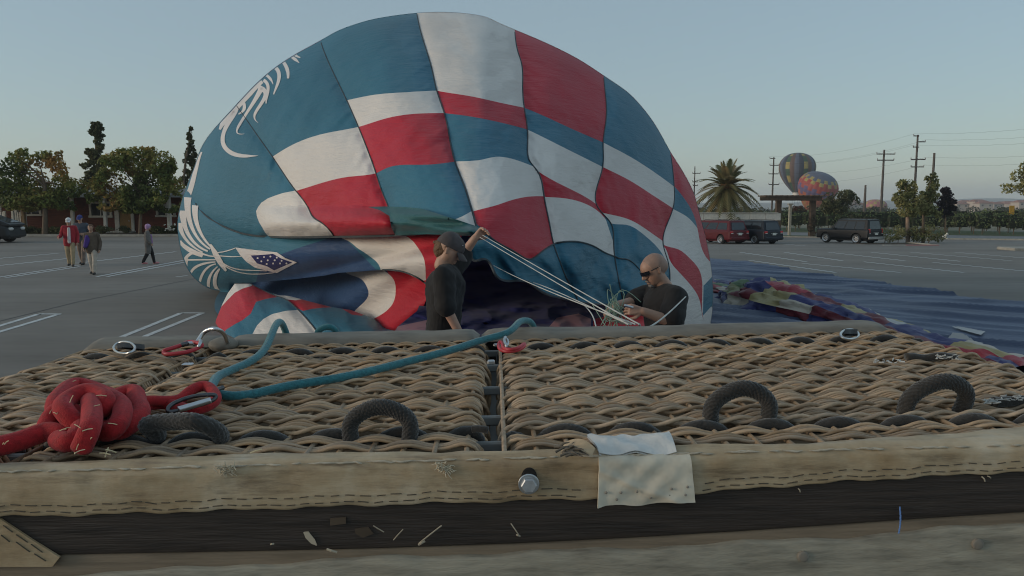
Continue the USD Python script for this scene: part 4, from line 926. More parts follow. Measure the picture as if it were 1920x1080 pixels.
put('pin', tube(spline(bpts([(352, 644, .038), (366, 643, .038), (378, 641, .038)]), 8), .0062, 10), M_metal, c_, smooth=True)
put('pin', tube(spline(bpts([(372, 651, .034), (375, 645, .042), (374, 638, .048)]), 8), .0050, 8), M_metal, c_, smooth=True)
c_ = thing('carabiner', 'red carabiner hooked at the middle of the far edge under the teal rope', 'carabiner')
ring(bpts([(937, 641, .026), (935, 650, .024), (941, 657, .022), (955, 659, .022), (972, 656, .024), (983, 649, .028), (982, 645, .032), (972, 652, .030), (955, 655, .028), (944, 652, .028), (942, 645, .030)]), .0048, M_redal, 'frame', c_)
put('gate', tube(spline(bpts([(948, 632, .046), (946, 640, .042), (951, 649, .034)]), 12), .004, 8), M_metal, c_, smooth=True); put('gate', tube(spline(bpts([(946, 632, .046), (953, 641, .040), (949, 651, .032)]), 12), .003, 8), M_metal, c_, smooth=True)
for (cx_, cy_, rx, ry, s) in ((233, 652, 20, 11, 1), (1593, 627, 17, 9, -1)):
    a = np.linspace(0, 2 * math.pi, 13)[:-1]
    ring([bat(cx_ + rx * math.cos(q) * (1 if math.sin(q) > -.3 else .96), cy_ + ry * math.sin(q), .030 + .010 * math.cos(q) * s) for q in a], .0036, M_metal, 'd_ring', basket)
    n = 10; xs = np.linspace(cx_ - 13 * s, cx_ + 38 * s, n) if s > 0 else np.linspace(cx_ - 14, cx_ + 15, n)
    row = [[bat(x, cy_ - 5 + y + (.10 * abs(x - cx_) if s > 0 else 0), .036 + .004 * math.sin(i * .7)) for y in (-5, -1, 4)] for i, x in enumerate(xs)]
    row = np.array(row); v0 = row.reshape(-1, 3); f = grid_faces(n, 3); put('ring_strap', (np.vstack([v0, v0 - BZ * .006]), np.vstack([f, f[:, ::-1] + len(v0)])), M_strap, basket, smooth=40)

# ------------------------------------------------------------------ people
_ico = trimesh.creation.icosphere(2, 1.0).vertices
def hullm(*sp):
    """hull of balls (centre, radius or radii)"""
    return m3.Manifold.hull_points(np.vstack([np.asarray(c, float) + _ico * np.asarray(r, float) for c, r in sp]))
def unite(ms, length=.018, it=8, sm=True):
    m = m3.Manifold.batch_boolean(ms, m3.OpType.Add)
    if sm: m = m.refine_to_length(length)
    v, f, _ = meshkit.arrays(m)
    tm = trimesh.Trimesh(v, f, process=True)
    if sm:
        v0 = np.array(tm.vertices); trimesh.smoothing.filter_taubin(tm, lamb=.5, nu=.53, iterations=it)
        v1 = np.array(tm.vertices); bad = (np.linalg.norm(v1 - v0, axis=1) > .03) | ~np.isfinite(v1).all(1); v1[bad] = v0[bad]; tm.vertices = v1
    return np.array(tm.vertices), np.array(tm.faces)
def chain(pts):
    return [hullm(a, b) for a, b in zip(pts[:-1], pts[1:])]
def nrm(v): v = np.asarray(v, float); return v / np.linalg.norm(v)
def hand_parts(w, d, pn, side, curlv=.7, s=1.0):
    """wrist, direction, palm normal, side (+1 thumb towards cross(d, pn))"""
    d, pn = nrm(d), np.asarray(pn, float); pn = nrm(pn - d * (pn @ d)); a = np.cross(d, pn) * side
    out = [hullm((w, .024 * s), (w + d * .03 * s + a * .012 * s, .020 * s), (w + d * .03 * s - a * .014 * s, .019 * s)), hullm((w + d * .03 * s + a * .012 * s, .020 * s), (w + d * .03 * s - a * .014 * s, .019 * s), (w + d * .085 * s + a * .030 * s, .012 * s), (w + d * .082 * s - a * .030 * s, .011 * s))]
    for i, L in enumerate((.070, .078, .073, .058)):
        o = w + d * (.086 - .003 * abs(i - 1)) * s + a * (.030 - .020 * i) * s; p = [(o, .0095 * s)]; dd = d
        for j, q in enumerate((.42, .32, .26)):
            dd = nrm(dd * math.cos(curlv * (.75, 1, .7)[j]) + pn * math.sin(curlv * (.75, 1, .7)[j])) if j == 0 else nrm(math.cos(curlv) * dd + math.sin(curlv) * np.cross(np.cross(dd, pn) if abs(dd @ pn) < .99 else a, dd) * 1.0)
            o = o + dd * L * q * s; p.append((o, (.0088 - .0009 * j) * s))
        out += chain(p)
    o = w + d * .022 * s + a * .024 * s; t1 = o + (d * .6 + a * .75 + pn * .2) * .036 * s; t2 = t1 + (d * .85 + a * .15 + pn * .45) * .032 * s
    out += chain([(o, .013 * s), (t1, .011 * s), (t2, .0085 * s)])
    return out
def head_parts(c, f, u, s=1.0, chin=0.0):
    f = nrm(f); u = nrm(np.asarray(u, float) - f * (f @ np.asarray(u, float))); r = np.cross(f, u)
    o = lambda x, y, z: np.asarray(c) + (f * x + r * y + u * z) * s
    ms = [hullm((o(-.018, 0, .035), .083 * s), (o(.022, 0, .030), .072 * s), (o(-.045, 0, .012), .062 * s)),
          hullm((o(.015, .018, -.005), .060 * s), (o(.015, -.018, -.005), .060 * s), (o(.048, 0, -.072), .030 * s), (o(.000, .026, -.055), .036 * s), (o(.000, -.026, -.055), .036 * s), (o(.055, 0, -.03), .030 * s)),
          hullm((o(.080, 0, .018), .010 * s), (o(.100, 0, -.020), .012 * s), (o(.084, .010, -.026), .009 * s), (o(.084, -.010, -.026), .009 * s)),
          hullm((o(.078, .016, .030), .012 * s), (o(.078, -.016, .030), .012 * s)), hullm((o(.079, .014, -.056), .008 * s), (o(.079, -.014, -.056), .008 * s), (o(.084, 0, -.048), .007 * s)), hullm((o(.078, .012, -.066), .008 * s), (o(.078, -.012, -.066), .008 * s))]
    for q in (1, -1): ms.append(hullm((o(-.012, .074 * q, .016), (.014 * s)), (o(-.004, .076 * q, -.016), .009 * s)))
    return ms, o
SKIN = mat('skin', (.40, .235, .165), rough=.55, var=.14, scale=18, space='position'); SKIN2 = mat('tanned_skin', (.34, .195, .135), rough=.5, var=.14, scale=18, space='position')
HAIRB = mat('brown_hair', (.12, .062, .03), rough=.7, var=.4, scale=60, bump=.6, bscale=120, space='position')
def cloth(n, c, **k): return mat(n, c, rough=.9, var=.22, scale=14, bump=.5, bscale=22, space='position', sheen=.03, dist=.012, **k)
BLACKT = cloth('black_tee', (.012, .011, .011)); JEANS = cloth('light_jeans', (.20, .27, .33)); DKPANT = cloth('dark_trousers', (.03, .03, .035))
SHOE = mat('dark_shoe', (.03, .028, .026), rough=.7); EYE_M = mat('eye_dark', (.02, .016, .014), rough=.3)

def person(label, J, skin, shirt, pants, shoe=SHOE, group=None, sleeve=.55, hands=None, head=None, detail=.020, s=1.0, hem=None, shirt_pad=.014, sit=None, catg='person', curlv=.8, long_sleeve=False, coat=None, pn=None):
    """J: joints. Builds one continuous body, then clothing as parts. Returns (thing, head frame)."""
    t = thing('person', label, catg, group)
    A_ = {k: np.asarray(v, float) for k, v in J.items()}
    across = nrm(A_['shL'] - A_['shR'])
    def torso(p):
        return [hullm((A_['shL'] - across * .045 * s, .058 * s + p), (A_['shR'] + across * .045 * s, .058 * s + p), (A_['chest'] + A_['fw'] * .035 * s, .085 * s + p), (A_['chest'] - A_['fw'] * .04 * s, .085 * s + p), (A_['hipL'], .085 * s + p), (A_['hipR'], .085 * s + p), (A_['belly'], .100 * s + p)),
                hullm((A_['hipL'], .092 * s + p), (A_['hipR'], .092 * s + p), (A_['belly'], .102 * s + p))]
    def arm(q, p, frac=1.0):
        a, b, c = A_['sh' + q], A_['el' + q], A_['wr' + q]
        if frac <= 1: e = a + (b - a) * frac; return chain([(a, .054 * s + p), (e, (.046 if frac > .8 else .05) * s + p * 1.5)])
        return chain([(a, .054 * s + p), (b, .041 * s + p), (b + (c - b) * (frac - 1), (.030 + .010 * (2 - frac)) * s + p)])
    def leg(q, p, top=True):
        a, b, c = A_['hip' + q], A_['kn' + q], A_['an' + q]
        m = (a + b) / 2; cm = b + (c - b) * .32
        return chain([(a, .088 * s + p), (m, .075 * s + p), (b, .054 * s + p), (cm, .053 * s + p), (c, .040 * s + p)])
    body = torso(0) + leg('L', 0) + leg('R', 0) + arm('L', 0, 2.0) + arm('R', 0, 2.0)
    body += chain([(A_['neck'], .060 * s), (A_['head'] - nrm(A_['up']) * .05 * s - nrm(A_['face']) * .012 * s, .052 * s)])
    hp, o = head_parts(A_['head'], A_['face'], A_['up'], s); body += hp
    for q, sd in (('L', 1), ('R', -1)):
        hd = A_.get('hd' + q); hd = A_['wr' + q] - A_['el' + q] if hd is None else hd
        body += hand_parts(A_['wr' + q], hd, A_.get('pn' + q, A_['fw']), sd if q == 'L' else -sd * -1 * -1, curlv, s)
    for q in 'LR':
        foot = A_['toe' + q]; body += [hullm((A_['an' + q] - [0, 0, .03 * s], .040 * s), (foot, .034 * s))]
    put('body', unite(body, detail, 5), skin, t, smooth=True)
    sl = 2.0 if long_sleeve else sleeve
    def garment(ms, name, m_, zcut=None, below=True):
        v, f = unite(ms, detail * 1.2, 7)
        n_ = (meshkit.fbm(v * [11, 11, 6], 3, 4) - .5) + .9 * (.35 - np.abs(meshkit.fbm(v * [9, 9, 15] + v[:, [2, 2, 0]] * 6, 2, 14) - .5))
        tm = trimesh.Trimesh(v, f, process=False); v = v + tm.vertex_normals * (n_ * .030 * s)[:, None]
        put(name, (v, f), m_, t, smooth=True)
    up_ = [hullm((A_['hipL'], .098 * s + shirt_pad), (A_['hipR'], .098 * s + shirt_pad), (A_['hipL'] - [0, 0, (hem or .05) * s], .095 * s + shirt_pad), (A_['hipR'] - [0, 0, (hem or .05) * s], .095 * s + shirt_pad), (A_['belly'], .104 * s + shirt_pad))]
    garment(torso(shirt_pad) + up_ + arm('L', shirt_pad, sl) + arm('R', shirt_pad, sl), 'shirt' if not coat else coat, shirt)
    garment(leg('L', .013 * s) + leg('R', .013 * s) + [hullm((A_['hipL'], .10 * s), (A_['hipR'], .10 * s))], 'trousers', pants)
    for q in 'LR':
        put('shoe', unite([hullm((A_['an' + q] - [0, 0, .035 * s], .044 * s), (A_['an' + q] - [0, 0, .058 * s] + (A_['an' + q] - A_['toe' + q]) * .15 * [1, 1, 0], .030 * s), (A_['toe' + q] - [0, 0, .0 * s], .037 * s), (A_['toe' + q] + nrm((A_['toe' + q] - A_['an' + q]) * [1, 1, 0]) * .03 * s, .030 * s))], .02, 3), shoe, t, smooth=True)
    for q in (1, -1): v, f = ball(o(.074, .030 * q, .014), .0095 * s, 1); put('eye', (v, f), EYE_M, t)
    return t, o

def cap(t, o, m_, s=1.0, back=0.0, brim_m=None):
    """baseball cap"""
    ms = [hullm((o(-.018, 0, .052), .092 * s), (o(.024, 0, .046), .081 * s), (o(-.048, 0, .034), .070 * s))]
    v, f = unite(ms, .012, 3); k = o(0, 0, .030); u = nrm(o(0, 0, 1) - o(0, 0, 0)); h = (v - k) @ u
    v = v - np.where(h < 0, h, 0)[:, None] * u          # flat underside
    put('cap', (v, f), m_, t, smooth=50)
    n, m = 14, 9; a = np.linspace(-1.15, 1.15, n); rows = []
    for q in np.linspace(0, 1, m): rows.append([o(.055 + (.045 + .075 * math.cos(x) ** .8 - .045) * q + .03 * math.cos(x), .088 * math.sin(x) * (1 - .12 * q), .034 - .030 * q ** 1.3 - .018 * (1 - math.cos(x)) - .01 * q) for x in a])
    V = np.array(rows).reshape(-1, 3); F = grid_faces(m, n); put('cap_brim', (np.vstack([V, V - u * .006 * s]), np.vstack([F, F[:, ::-1] + len(V)])), brim_m or m_, t, smooth=40)

# the young man in profile, holding the mouth up with his far hand
Z0 = lambda p: np.array([p[0], p[1], 0.0])
Yv = 5.60
J = dict(head=P(842, 470, Yv), face=(.88, -.06, -.46), up=(.42, 0, 1), fw=(1.0, .05, -.02), neck=P(829, 497, Yv), shR=P(833, 517, Yv - .19), shL=P(842, 514, Yv + .19), chest=P(836, 535, Yv), belly=P(834, 590, Yv),
         hipL=P(829, 628, Yv + .075), hipR=P(829, 628, Yv - .075), elR=P(835, 574, Yv - .24), wrR=P(860, 622, Yv - .22), elL=P(868, 478, Yv + .30), wrL=P(891, 446, Yv + .26), pnR=(.2, .9, 0), pnL=(.3, -.8, -.3), hdL=(.62, .0, .55))
hz = J['hipL'][2]
for q, y, x in (('L', .09, .03), ('R', -.09, -.03)):
    b = np.array([J['hipL'][0] + x, Yv + y, 0]); J['kn' + q] = b + [.02, 0, .50]; J['an' + q] = b + [-.01, 0, .085]; J['toe' + q] = b + [.15, 0, .038]
CAPG = cloth('charcoal_cap', (.065, .055, .055))
t, o = person('young man in black t-shirt and dark cap holding up the balloon mouth', J, SKIN, BLACKT, JEANS, sleeve=.98, curlv=1.15, shirt_pad=.020)
cap(t, o, CAPG)
hm = [hullm((o(-.045, .0, .005), .070), (o(-.075, 0, .01), .045), (o(-.085, 0, .018), .03)), hullm((o(-.055, .0, -.03), .055), (o(-.095, 0, -.005), .026)), hullm((o(-.1, 0, .012), .022), (o(-.125, 0, .008), .012)), hullm((o(-.02, .066, .02), .020), (o(-.015, .070, .0), .012)), hullm((o(-.02, -.066, .02), .020), (o(-.015, -.070, .0), .012))]
v, f = unite(hm, .01, 2); v = v + (meshkit.fbm(v * 55, 3, 2) - .5)[:, None] * .012; put('hair', (v, f), HAIRB, t, smooth=True)
n_ = nrm(o(0, 1, 0) - o(0, 0, 0))
for sgn in (1,):   # the small pale emblem on the front of the cap
    for a_, b_ in (((.082, .020, .085), (.076, .055, .085)), ((.079, .038, .088), (.085, .036, .058)), ((.088, .028, .058), (.082, .046, .058))):
        put('cap_emblem', tube(np.stack([o(*a_), o(*b_)]), .0035, 5), mat('pale_emblem', (.35, .33, .33), rough=.8), t)

# the bald man with sunglasses, bent over the lines
Yv = 5.35
J = dict(head=P(1227, 507, Yv), face=(-.86, -.18, -.40), up=(-.32, 0, 1), fw=(-.93, -.2, -.3), neck=P(1247, 540, Yv + .02), shL=P(1268, 558, Yv - .20), shR=P(1224, 552, Yv + .22), chest=P(1243, 572, Yv), belly=P(1246, 612, Yv),
         hipL=P(1250, 650, Yv - .08), hipR=P(1243, 650, Yv + .09), elL=P(1258, 603, Yv - .30), wrL=P(1205, 584, Yv - .36), elR=P(1188, 566, Yv + .16), wrR=P(1155, 573, Yv - .06), hdL=(-1, -.05, .18), hdR=(-.85, -.3, -.42), pnL=(.1, .9, -.4), pnR=(.1, -.3, -.9))
for q, y, x in (('L', -.10, .06), ('R', .12, -.06)):
    b = np.array([J['hipL'][0] + x, Yv + y, 0]); J['kn' + q] = b + [-.05, 0, .49]; J['an' + q] = b + [.02, 0, .085]; J['toe' + q] = b + [-.14, 0, .038]
t, o = person('bald man in sunglasses and black t-shirt working at the white lines', J, SKIN2, BLACKT, DKPANT, sleeve=.80, curlv=.9, shirt_pad=.024)
GL = mat('dark_glasses', (.008, .008, .009), rough=.18, spec=.6)
a = np.linspace(-1.0, 1.0, 25); rows = [[o(.012 + .088 * math.cos(x * 1.02) + .004, .088 * math.sin(x * 1.02), z * (.75 + .35 * math.cos(x)) + .016) for x in a] for z in (-.015, -.007, .0, .008, .013)]
V = np.array(rows).reshape(-1, 3); put('sunglasses', (V, grid_faces(5, 25)), GL, t, smooth=True)
for q in (1, -1): put('glasses_arm', tube(np.stack([o(.052, .080 * q, .022), o(.02, .084 * q, .024), o(-.02, .082 * q, .022)]), .0035, 6), GL, t)
gm = [hullm((o(.072, .012, -.088), .012), (o(.072, -.012, -.088), .012), (o(.06, 0, -.1), .012)), hullm((o(.086, .022, -.050), .005), (o(.09, 0, -.044), .006), (o(.086, -.022, -.05), .005))]
put('goatee', unite(gm, .008, 2), mat('grey_beard', (.16, .145, .135), rough=.9, var=.3, scale=90, space='position'), t, smooth=True)
v, f = unite([hullm((o(-.02, 0, .036), .0845), (o(.000, 0, .036), .079), (o(-.047, 0, .014), .0632))], .012, 2); put('stubble', (v, f), mat('shaved_scalp', (.26, .165, .125), rough=.55, var=.12, scale=30, space='position'), t, smooth=True)

# white lines from the hand down to the far edge of the basket
M_cord = mat('white_cord', (.44, .45, .43), rough=.8)
def cord(pts, label, r=.0031, sag=.0, n=24, m_=None, group=None):
    p = spline(np.array(pts), n); put('rigging_cord', tube(p, r, 6), m_ or M_cord, label=label, cat='cord', group=group, smooth=True)
uc = lambda x: float(Bpx(x, 622, .02)[0])
E1 = Bw(uc(1192), 1.215, .022); E2 = Bw(uc(1206), 1.215, .022); E3 = Bw(uc(1214), 1.215, .022)
cord([P(900, 445, 5.78), P(1045, 531, 4.1), E1], 'upper white line running from the young man\'s hand to the basket edge')
cord([P(905, 441, 5.78), P(1060, 530, 4.1), E3], 'white line closest to the balloon, from the raised hand to the basket')
cord([P(926, 498, 6.0), P(1017, 541, 4.6), P(1113, 579, 3.4), E2], 'lowest white line, leaving the hanging mouth edge towards the basket')
cord([P(1000, 530, 5.9), P(1040, 545, 4.9), P(1130, 586, 3.5), E1 + [.01, 0, 0]], 'white line starting halfway along the drooping mouth edge')
cord([P(1093, 570, 5.9), P(1110, 590, 5.0), P(1119, 622, 4.2), P(1122, 645, 3.9)], 'short slack white line hanging below the mouth edge', r=.0042)
cord([E3, P(1250, 590, 3.9), P(1284, 558, 5.0), P(1290, 552, 5.5)], 'white line slanting from the basket edge across the bald man\'s arm', r=.0042)
rg = np.random.default_rng(77); fr = []
for i in range(15):
    c = P(1155, 588, 5.05) + rg.normal(0, .022, 3); p = [c + rg.normal(0, .05, 3) * [1.0, .5, 1.3] for _ in range(4)]; fr.append(tube(spline(np.array(p), 14), .0028, 5))
put('cord_tangle', cat(fr), mat('pale_green_cord', (.22, .31, .24), rough=.85), label='pale green tangle of cord under the bald man\'s hands', cat='cord', smooth=True)
v, f = tube(np.stack([J['wrL'] + [-.07, -.02, .03], J['wrL'] + [-.13, -.03, .045]]), .010, 10); put('hand_tool', (v, f), M_metal, label='small steel clip held in the bald man\'s fist', cat='clip', smooth=True)

# people walking in the car park
def walker(label, px, py_foot, py_head, yaw, shirt, pants, skin=SKIN, shoe=SHOE, stride=.16, hunch=0, long_=True, child=1.0, **kw):
    g = G(px, py_foot); g = np.array([g[0], g[1], float(gz(g[0], g[1]))]); s = (py_foot - py_head) * g[1] / FPX / 1.0 / 1.76
    f = np.array([math.sin(yaw), -math.cos(yaw), 0.0]); l = np.array([math.cos(yaw), math.sin(yaw), 0.0])      # facing, its left
    Q = lambda a, b, c: g + (f * a + l * b + np.array([0, 0, c])) * s
    J = dict(head=Q(.05, 0, 1.62), face=f + [0, 0, -.1], up=(0, 0, 1), fw=f, neck=Q(.0, 0, 1.46), shL=Q(0, .185, 1.40), shR=Q(0, -.185, 1.40), chest=Q(0, 0, 1.25), belly=Q(.02, 0, 1.05), hipL=Q(0, .085, .92), hipR=Q(0, -.085, .92),
             elL=Q(-.07, .25, 1.12), elR=Q(-.02, -.25, 1.12), wrL=Q(.05, .26, .88), wrR=Q(.12, -.23, .92), knL=Q(stride * .7, .09, .50), knR=Q(-stride * .1, -.09, .49), anL=Q(stride, .085, .085), anR=Q(-stride, -.085, .10), toeL=Q(stride + .15, .10, .038), toeR=Q(-stride + .13, -.10, .045), pnL=-l, pnR=l)
    J.update({k: Q(*v) for k, v in kw.pop('over', {}).items()})
    t, o = person(label, J, skin, shirt, pants, shoe, long_sleeve=long_, s=s, detail=.034, curlv=.5, **kw)
    return t, o, Q, s
RED = cloth('red_jacket', (.30, .02, .03)); BEIGE = cloth('beige_trousers', (.33, .25, .15)); GREYT = cloth('slate_tee', (.055, .07, .09)); BROWNP = cloth('taupe_trousers', (.21, .16, .13)); BROWNJ = cloth('brown_jacket', (.10, .075, .055))
CREAM = cloth('cream_trousers', (.42, .37, .31)); PURP = cloth('purple_top', (.07, .035, .20)); COAT = cloth('grey_coat', (.13, .12, .11)); LILAC = cloth('lilac_hood', (.38, .23, .38)); LEG = cloth('black_leggings', (.012, .012, .014)); PINKB = mat('pink_boots', (.50, .20, .21), rough=.7)
CAPW = cloth('white_cap', (.55, .55, .55)); CAPB = cloth('blue_cap', (.03, .04, .16)); WHT = cloth('white_tee', (.50, .46, .45))
GP = 'people walking in the car park'
t, o, Q, s = walker('person in red jacket and white cap walking with two others', 134, 499, 408, .35, RED, BEIGE, over={'wrR': (.20, -.30, 1.06), 'elR': (-.02, -.27, 1.12)}, hem=.12, coat='jacket')
cap(t, o, CAPW, s); put('shirt_front', unite([hullm((Q(.13, .01, 1.36), .05 * s), (Q(.15, .01, 1.0), .055 * s), (Q(.13, .01, .88), .055 * s))], .03, 2), WHT, t, smooth=True)
t, o, Q, s = walker('person in slate t-shirt and blue cap behind the other two walkers', 156, 496, 403, .1, GREYT, BROWNP, long_=False, sleeve=.6, over={'wrR': (.2, -.12, 1.12), 'wrL': (.18, .15, 1.10)})
cap(t, o, CAPB, s)
t, o, Q, s = walker('person in brown jacket and cream trousers in front of the two capped walkers', 176, 514, 420, .15, BROWNJ, CREAM, hem=.12, coat='jacket')
v, f = unite([hullm((o(-.025, 0, .045), .088 * s), (o(-.05, 0, .01), .072 * s), (o(-.05, 0, -.04), .055 * s), (o(.03, 0, .07), .05 * s))], .03, 2); put('hair', (v, f), HAIRB, t, smooth=True)
put('sweater', unite([hullm((Q(.12, -.11, 1.32), .06 * s), (Q(.13, -.16, 1.0), .075 * s), (Q(.10, -.05, 1.2), .06 * s))], .03, 2), PURP, t, smooth=True)
t, o, Q, s = walker('person in grey coat with lilac hood and pink boots walking alone', 279, 495, 420, 2.0, COAT, LEG, shoe=PINKB, stride=.22, hem=.38, coat='coat')
v, f = unite([hullm((o(-.03, 0, .04), .105 * s), (o(.0, 0, .045), .10 * s), (o(-.04, 0, -.04), .085 * s))], .03, 2); put('hood', (v, f), LILAC, t, smooth=True)
bp = np.array([Q(.16, .26, 1.12)]); v, f = unite([hullm((Q(.10, .24, 1.24), .075 * s), (Q(.12, .26, .92), .085 * s), (Q(.02, .24, .80), .07 * s))], .03, 2)
put('shoulder_bag', (v, f), cloth('lilac_bag', (.26, .13, .30)), label='lilac bag carried on the hooded walker\'s side', cat='bag', smooth=True)
# ------------------------------------------------------------------ vegetation
rv = np.random.default_rng(99)
def leafmat(name, tr=.3):
    if name in _mats: return _mats[name]
    _mats[name] = usdkit.material(stage, '/World/Looks/' + name, {'at': ('attribute', {'attribute': 'tint'}), 'p': ('principled_bsdf', {'roughness': .62, 'specular_ior_level': .3}), 't': ('translucent_bsdf', {}), 'm': ('mix_closure', {'fac': tr})},
        [('at.color', 'p.base_color'), ('at.color', 't.color'), ('p.BSDF', 'm.closure1'), ('t.BSDF', 'm.closure2')], surface='m.closure')
    return _mats[name]
M_leaf = leafmat('leaves'); M_bark = mat('bark', (.13, .095, .065), rough=.95, var=.4, scale=6, stretch=(4, 4, 1), bump=.8, bscale=14, space='position', dist=.03); M_palebark = mat('pale_bark', (.30, .21, .155), rough=.9, var=.25, scale=5, space='position', bump=.5)
def leaves(blobs, n, size, pal, rng=rv, surf=.55, flat=.0, cull=.40):
    """leaf faces spread through ellipsoid blobs (centre, radii)"""
    vol = np.array([np.prod(r) ** .8 for _, r in blobs]); pick = rng.choice(len(blobs), n, p=vol / vol.sum())
    C = np.array([c for c, _ in blobs])[pick]; Rr = np.array([r for _, r in blobs])[pick]
    d = rng.normal(size=(n, 3)); d /= np.linalg.norm(d, axis=1, keepdims=True)
    rad = np.where(rng.random(n) < surf, rng.uniform(.72, 1.05, n), rng.random(n) ** .5)
    p = C + d * rad[:, None] * Rr
    lump = meshkit.fbm(p / max(size * 5, .3), 2, 6); keep = lump > cull; p, d, pick = p[keep], d[keep], pick[keep]; n = len(p)
    nn = d * .6 + rng.normal(size=(n, 3)) * .7 + [0, 0, .45]; nn /= np.linalg.norm(nn, axis=1, keepdims=True)
    a = np.cross(nn, rng.normal(size=(n, 3))); a /= np.linalg.norm(a, axis=1, keepdims=True); b = np.cross(nn, a)
    s = size * rng.uniform(.6, 1.25, n)[:, None]
    v = np.stack([p - a * s * .5, p + b * s * .28 + nn * s * .05, p + a * s * .5, p - b * s * .28 + nn * s * .05], 1).reshape(-1, 3)
    i = np.arange(n)[:, None] * 4; f = np.vstack([i + [0, 1, 2], i + [0, 2, 3]])
    pal = np.asarray(pal, float); lum = meshkit.fbm(p / max(size * 9, .5) + 7, 2, 9)
    k = np.clip((lum - .3) / .4 * len(pal) + rng.normal(0, .7, n), 0, len(pal) - 1).astype(int)
    t = pal[k] * rng.uniform(.75, 1.25, (n, 1)); return (v, f), np.repeat(t, 4, 0)
def limbs(base, top, r, blobs, rng=rv, nb=7):
    base, top = np.asarray(base, float), np.asarray(top, float); m = (base + top) / 2 + rng.normal(0, .03 * np.linalg.norm(top - base), 3) * [1, 1, .2]
    out = [tube(spline(np.array([base - [0, 0, .1], m, top]), 14), np.linspace(r * 1.15, r * .6, 14), 9)]
    for k in range(min(nb, len(blobs) * 2)):
        c, rr = blobs[k % len(blobs)]; e = np.asarray(c) + rng.normal(0, .35, 3) * rr; s = m + (top - m) * rng.uniform(.3, 1.0)
        out.append(tube(spline(np.array([s, (s + e) / 2 + [0, 0, .12 * np.linalg.norm(e - s)], e]), 9), np.linspace(r * .5, r * .12, 9), 6))
    return cat(out)
GRN = [(.065, .09, .022), (.11, .14, .028), (.16, .185, .04), (.24, .23, .06), (.27, .23, .06), (.33, .19, .055)]
OLIVE = [(.11, .125, .05), (.17, .18, .065), (.24, .235, .09), (.31, .28, .115)]
DARK = [(.06, .072, .03), (.095, .105, .042), (.14, .14, .055)]
def pxblob(px, py, r, Y, ry=None, depth=.8):
    k = Y / FPX; return (P(px, py, Y + rv.normal(0, .25 * r * k)), np.array([r * k, r * k * depth, (ry or r) * k]))
def tree(name, label, Y, blobs, n, size, pal, trunk, r=.16, bark=None, group=None, catg='tree', cull=.40):
    t = thing(name, label, catg, group); bl0 = [pxblob(*b[:3], Y, *(b[3:])) for b in blobs]; bl = [(c_, r_ * .88) for c_, r_ in bl0]
    for c_, r_ in bl0:
        for _ in range(4): o_ = rv.normal(size=3); o_ *= rv.uniform(.6, 1.0) / np.linalg.norm(o_); bl.append((c_ + o_ * r_, r_ * rv.uniform(.22, .45)))
    x, yb, yt = trunk; base = P(x, yb, Y); base[2] = gz(base[0], base[1])
    put('trunk', limbs(base, P(x, yt, Y), r, bl), bark or M_bark, t, smooth=True)
    m, c = leaves(bl, n, size, pal, cull=cull); put('crown', m, M_leaf, t, prim={'tint': c}); return t
tree('broadleaf_tree', 'bushy green and russet tree before the red building, left of the tall pine', 48.5, [(35, 300, 26, 20), (80, 300, 24, 18), (20, 345, 34), (62, 345, 34), (108, 320, 22, 28), (115, 355, 26), (90, 375, 26, 18), (30, 378, 34, 18), (138, 352, 20), (60, 385, 30, 12), (120, 385, 22, 10), (-10, 360, 30), (108, 293, 10, 10)], 11000, .24, GRN, (84, 445, 340))
tree('broadleaf_tree', 'widest green and russet tree before the red building, right of the tall pine', 48.5, [(215, 312, 30), (262, 305, 34), (305, 308, 28), (200, 345, 30), (245, 348, 38), (292, 345, 36), (325, 350, 22), (178, 352, 20), (230, 380, 30, 16), (285, 380, 34, 14), (330, 378, 20, 16), (320, 312, 14), (235, 290, 16, 14), (283, 287, 16, 14), (205, 388, 22, 10), (255, 391, 26, 10), (310, 390, 24, 10), (178, 375, 16, 14)], 17000, .24, GRN, (262, 443, 340), r=.10)
def scatter(n, x, y0, y1, w0, w1, r0, r1, p=.8, seed=1, ry=.75):
    g = np.random.default_rng(seed); out = []
    for i in range(n):
        t = (i + g.random()) / n; hw = w0 + (w1 - w0) * t ** p; r = (r0 + (r1 - r0) * t) * g.uniform(.75, 1.3); out.append((x + g.uniform(-1, 1) * hw, y0 + t * (y1 - y0), r, r * ry))
    return out
tree('pine_tree', 'tall dark pine with ragged crown standing behind the two broad trees', 60, scatter(60, 178, 231, 355, 7, 21, 6.5, 9, seed=4), 7000, .28, DARK + [(.05, .05, .02)], (178, 440, 245), r=.16, cull=.36)
tree('cypress_tree', 'narrow pointed conifer partly hidden behind the balloon\'s left edge', 60, scatter(56, 357, 238, 350, 1.5, 17, 3.2, 7, p=1.0, seed=7), 5600, .22, DARK + [(.05, .055, .02)], (356, 440, 262), r=.10, cull=.32)
tree('slender_tree', 'pale trunked olive green tree on the red kerbed island', 57, [(1702, 352, 20, 18), (1688, 372, 16), (1712, 372, 20), (1700, 392, 24, 16), (1725, 385, 14), (1692, 345, 10, 10)], 5000, .22, OLIVE, (1703, 452, 372), r=.15, bark=M_palebark)
tree('slender_tree', 'dark trunked olive green tree on the island beside the pale trunked one', 58, [(1748, 345, 14, 20), (1738, 365, 16), (1752, 375, 16), (1735, 392, 18, 14), (1750, 330, 7, 8), (1758, 395, 12)], 4200, .22, OLIVE, (1731, 452, 380), r=.12)
tree('plum_tree', 'dark purple leaved tree just right of the island trees', 72, scatter(14, 1774, 354, 378, 4, 13, 6, 8, seed=8) + scatter(16, 1776, 376, 404, 14, 9, 7, 7, seed=9), 4200, .2, [(.012, .010, .016), (.02, .014, .022), (.028, .018, .026)], (1774, 440, 385), r=.08, cull=.3)
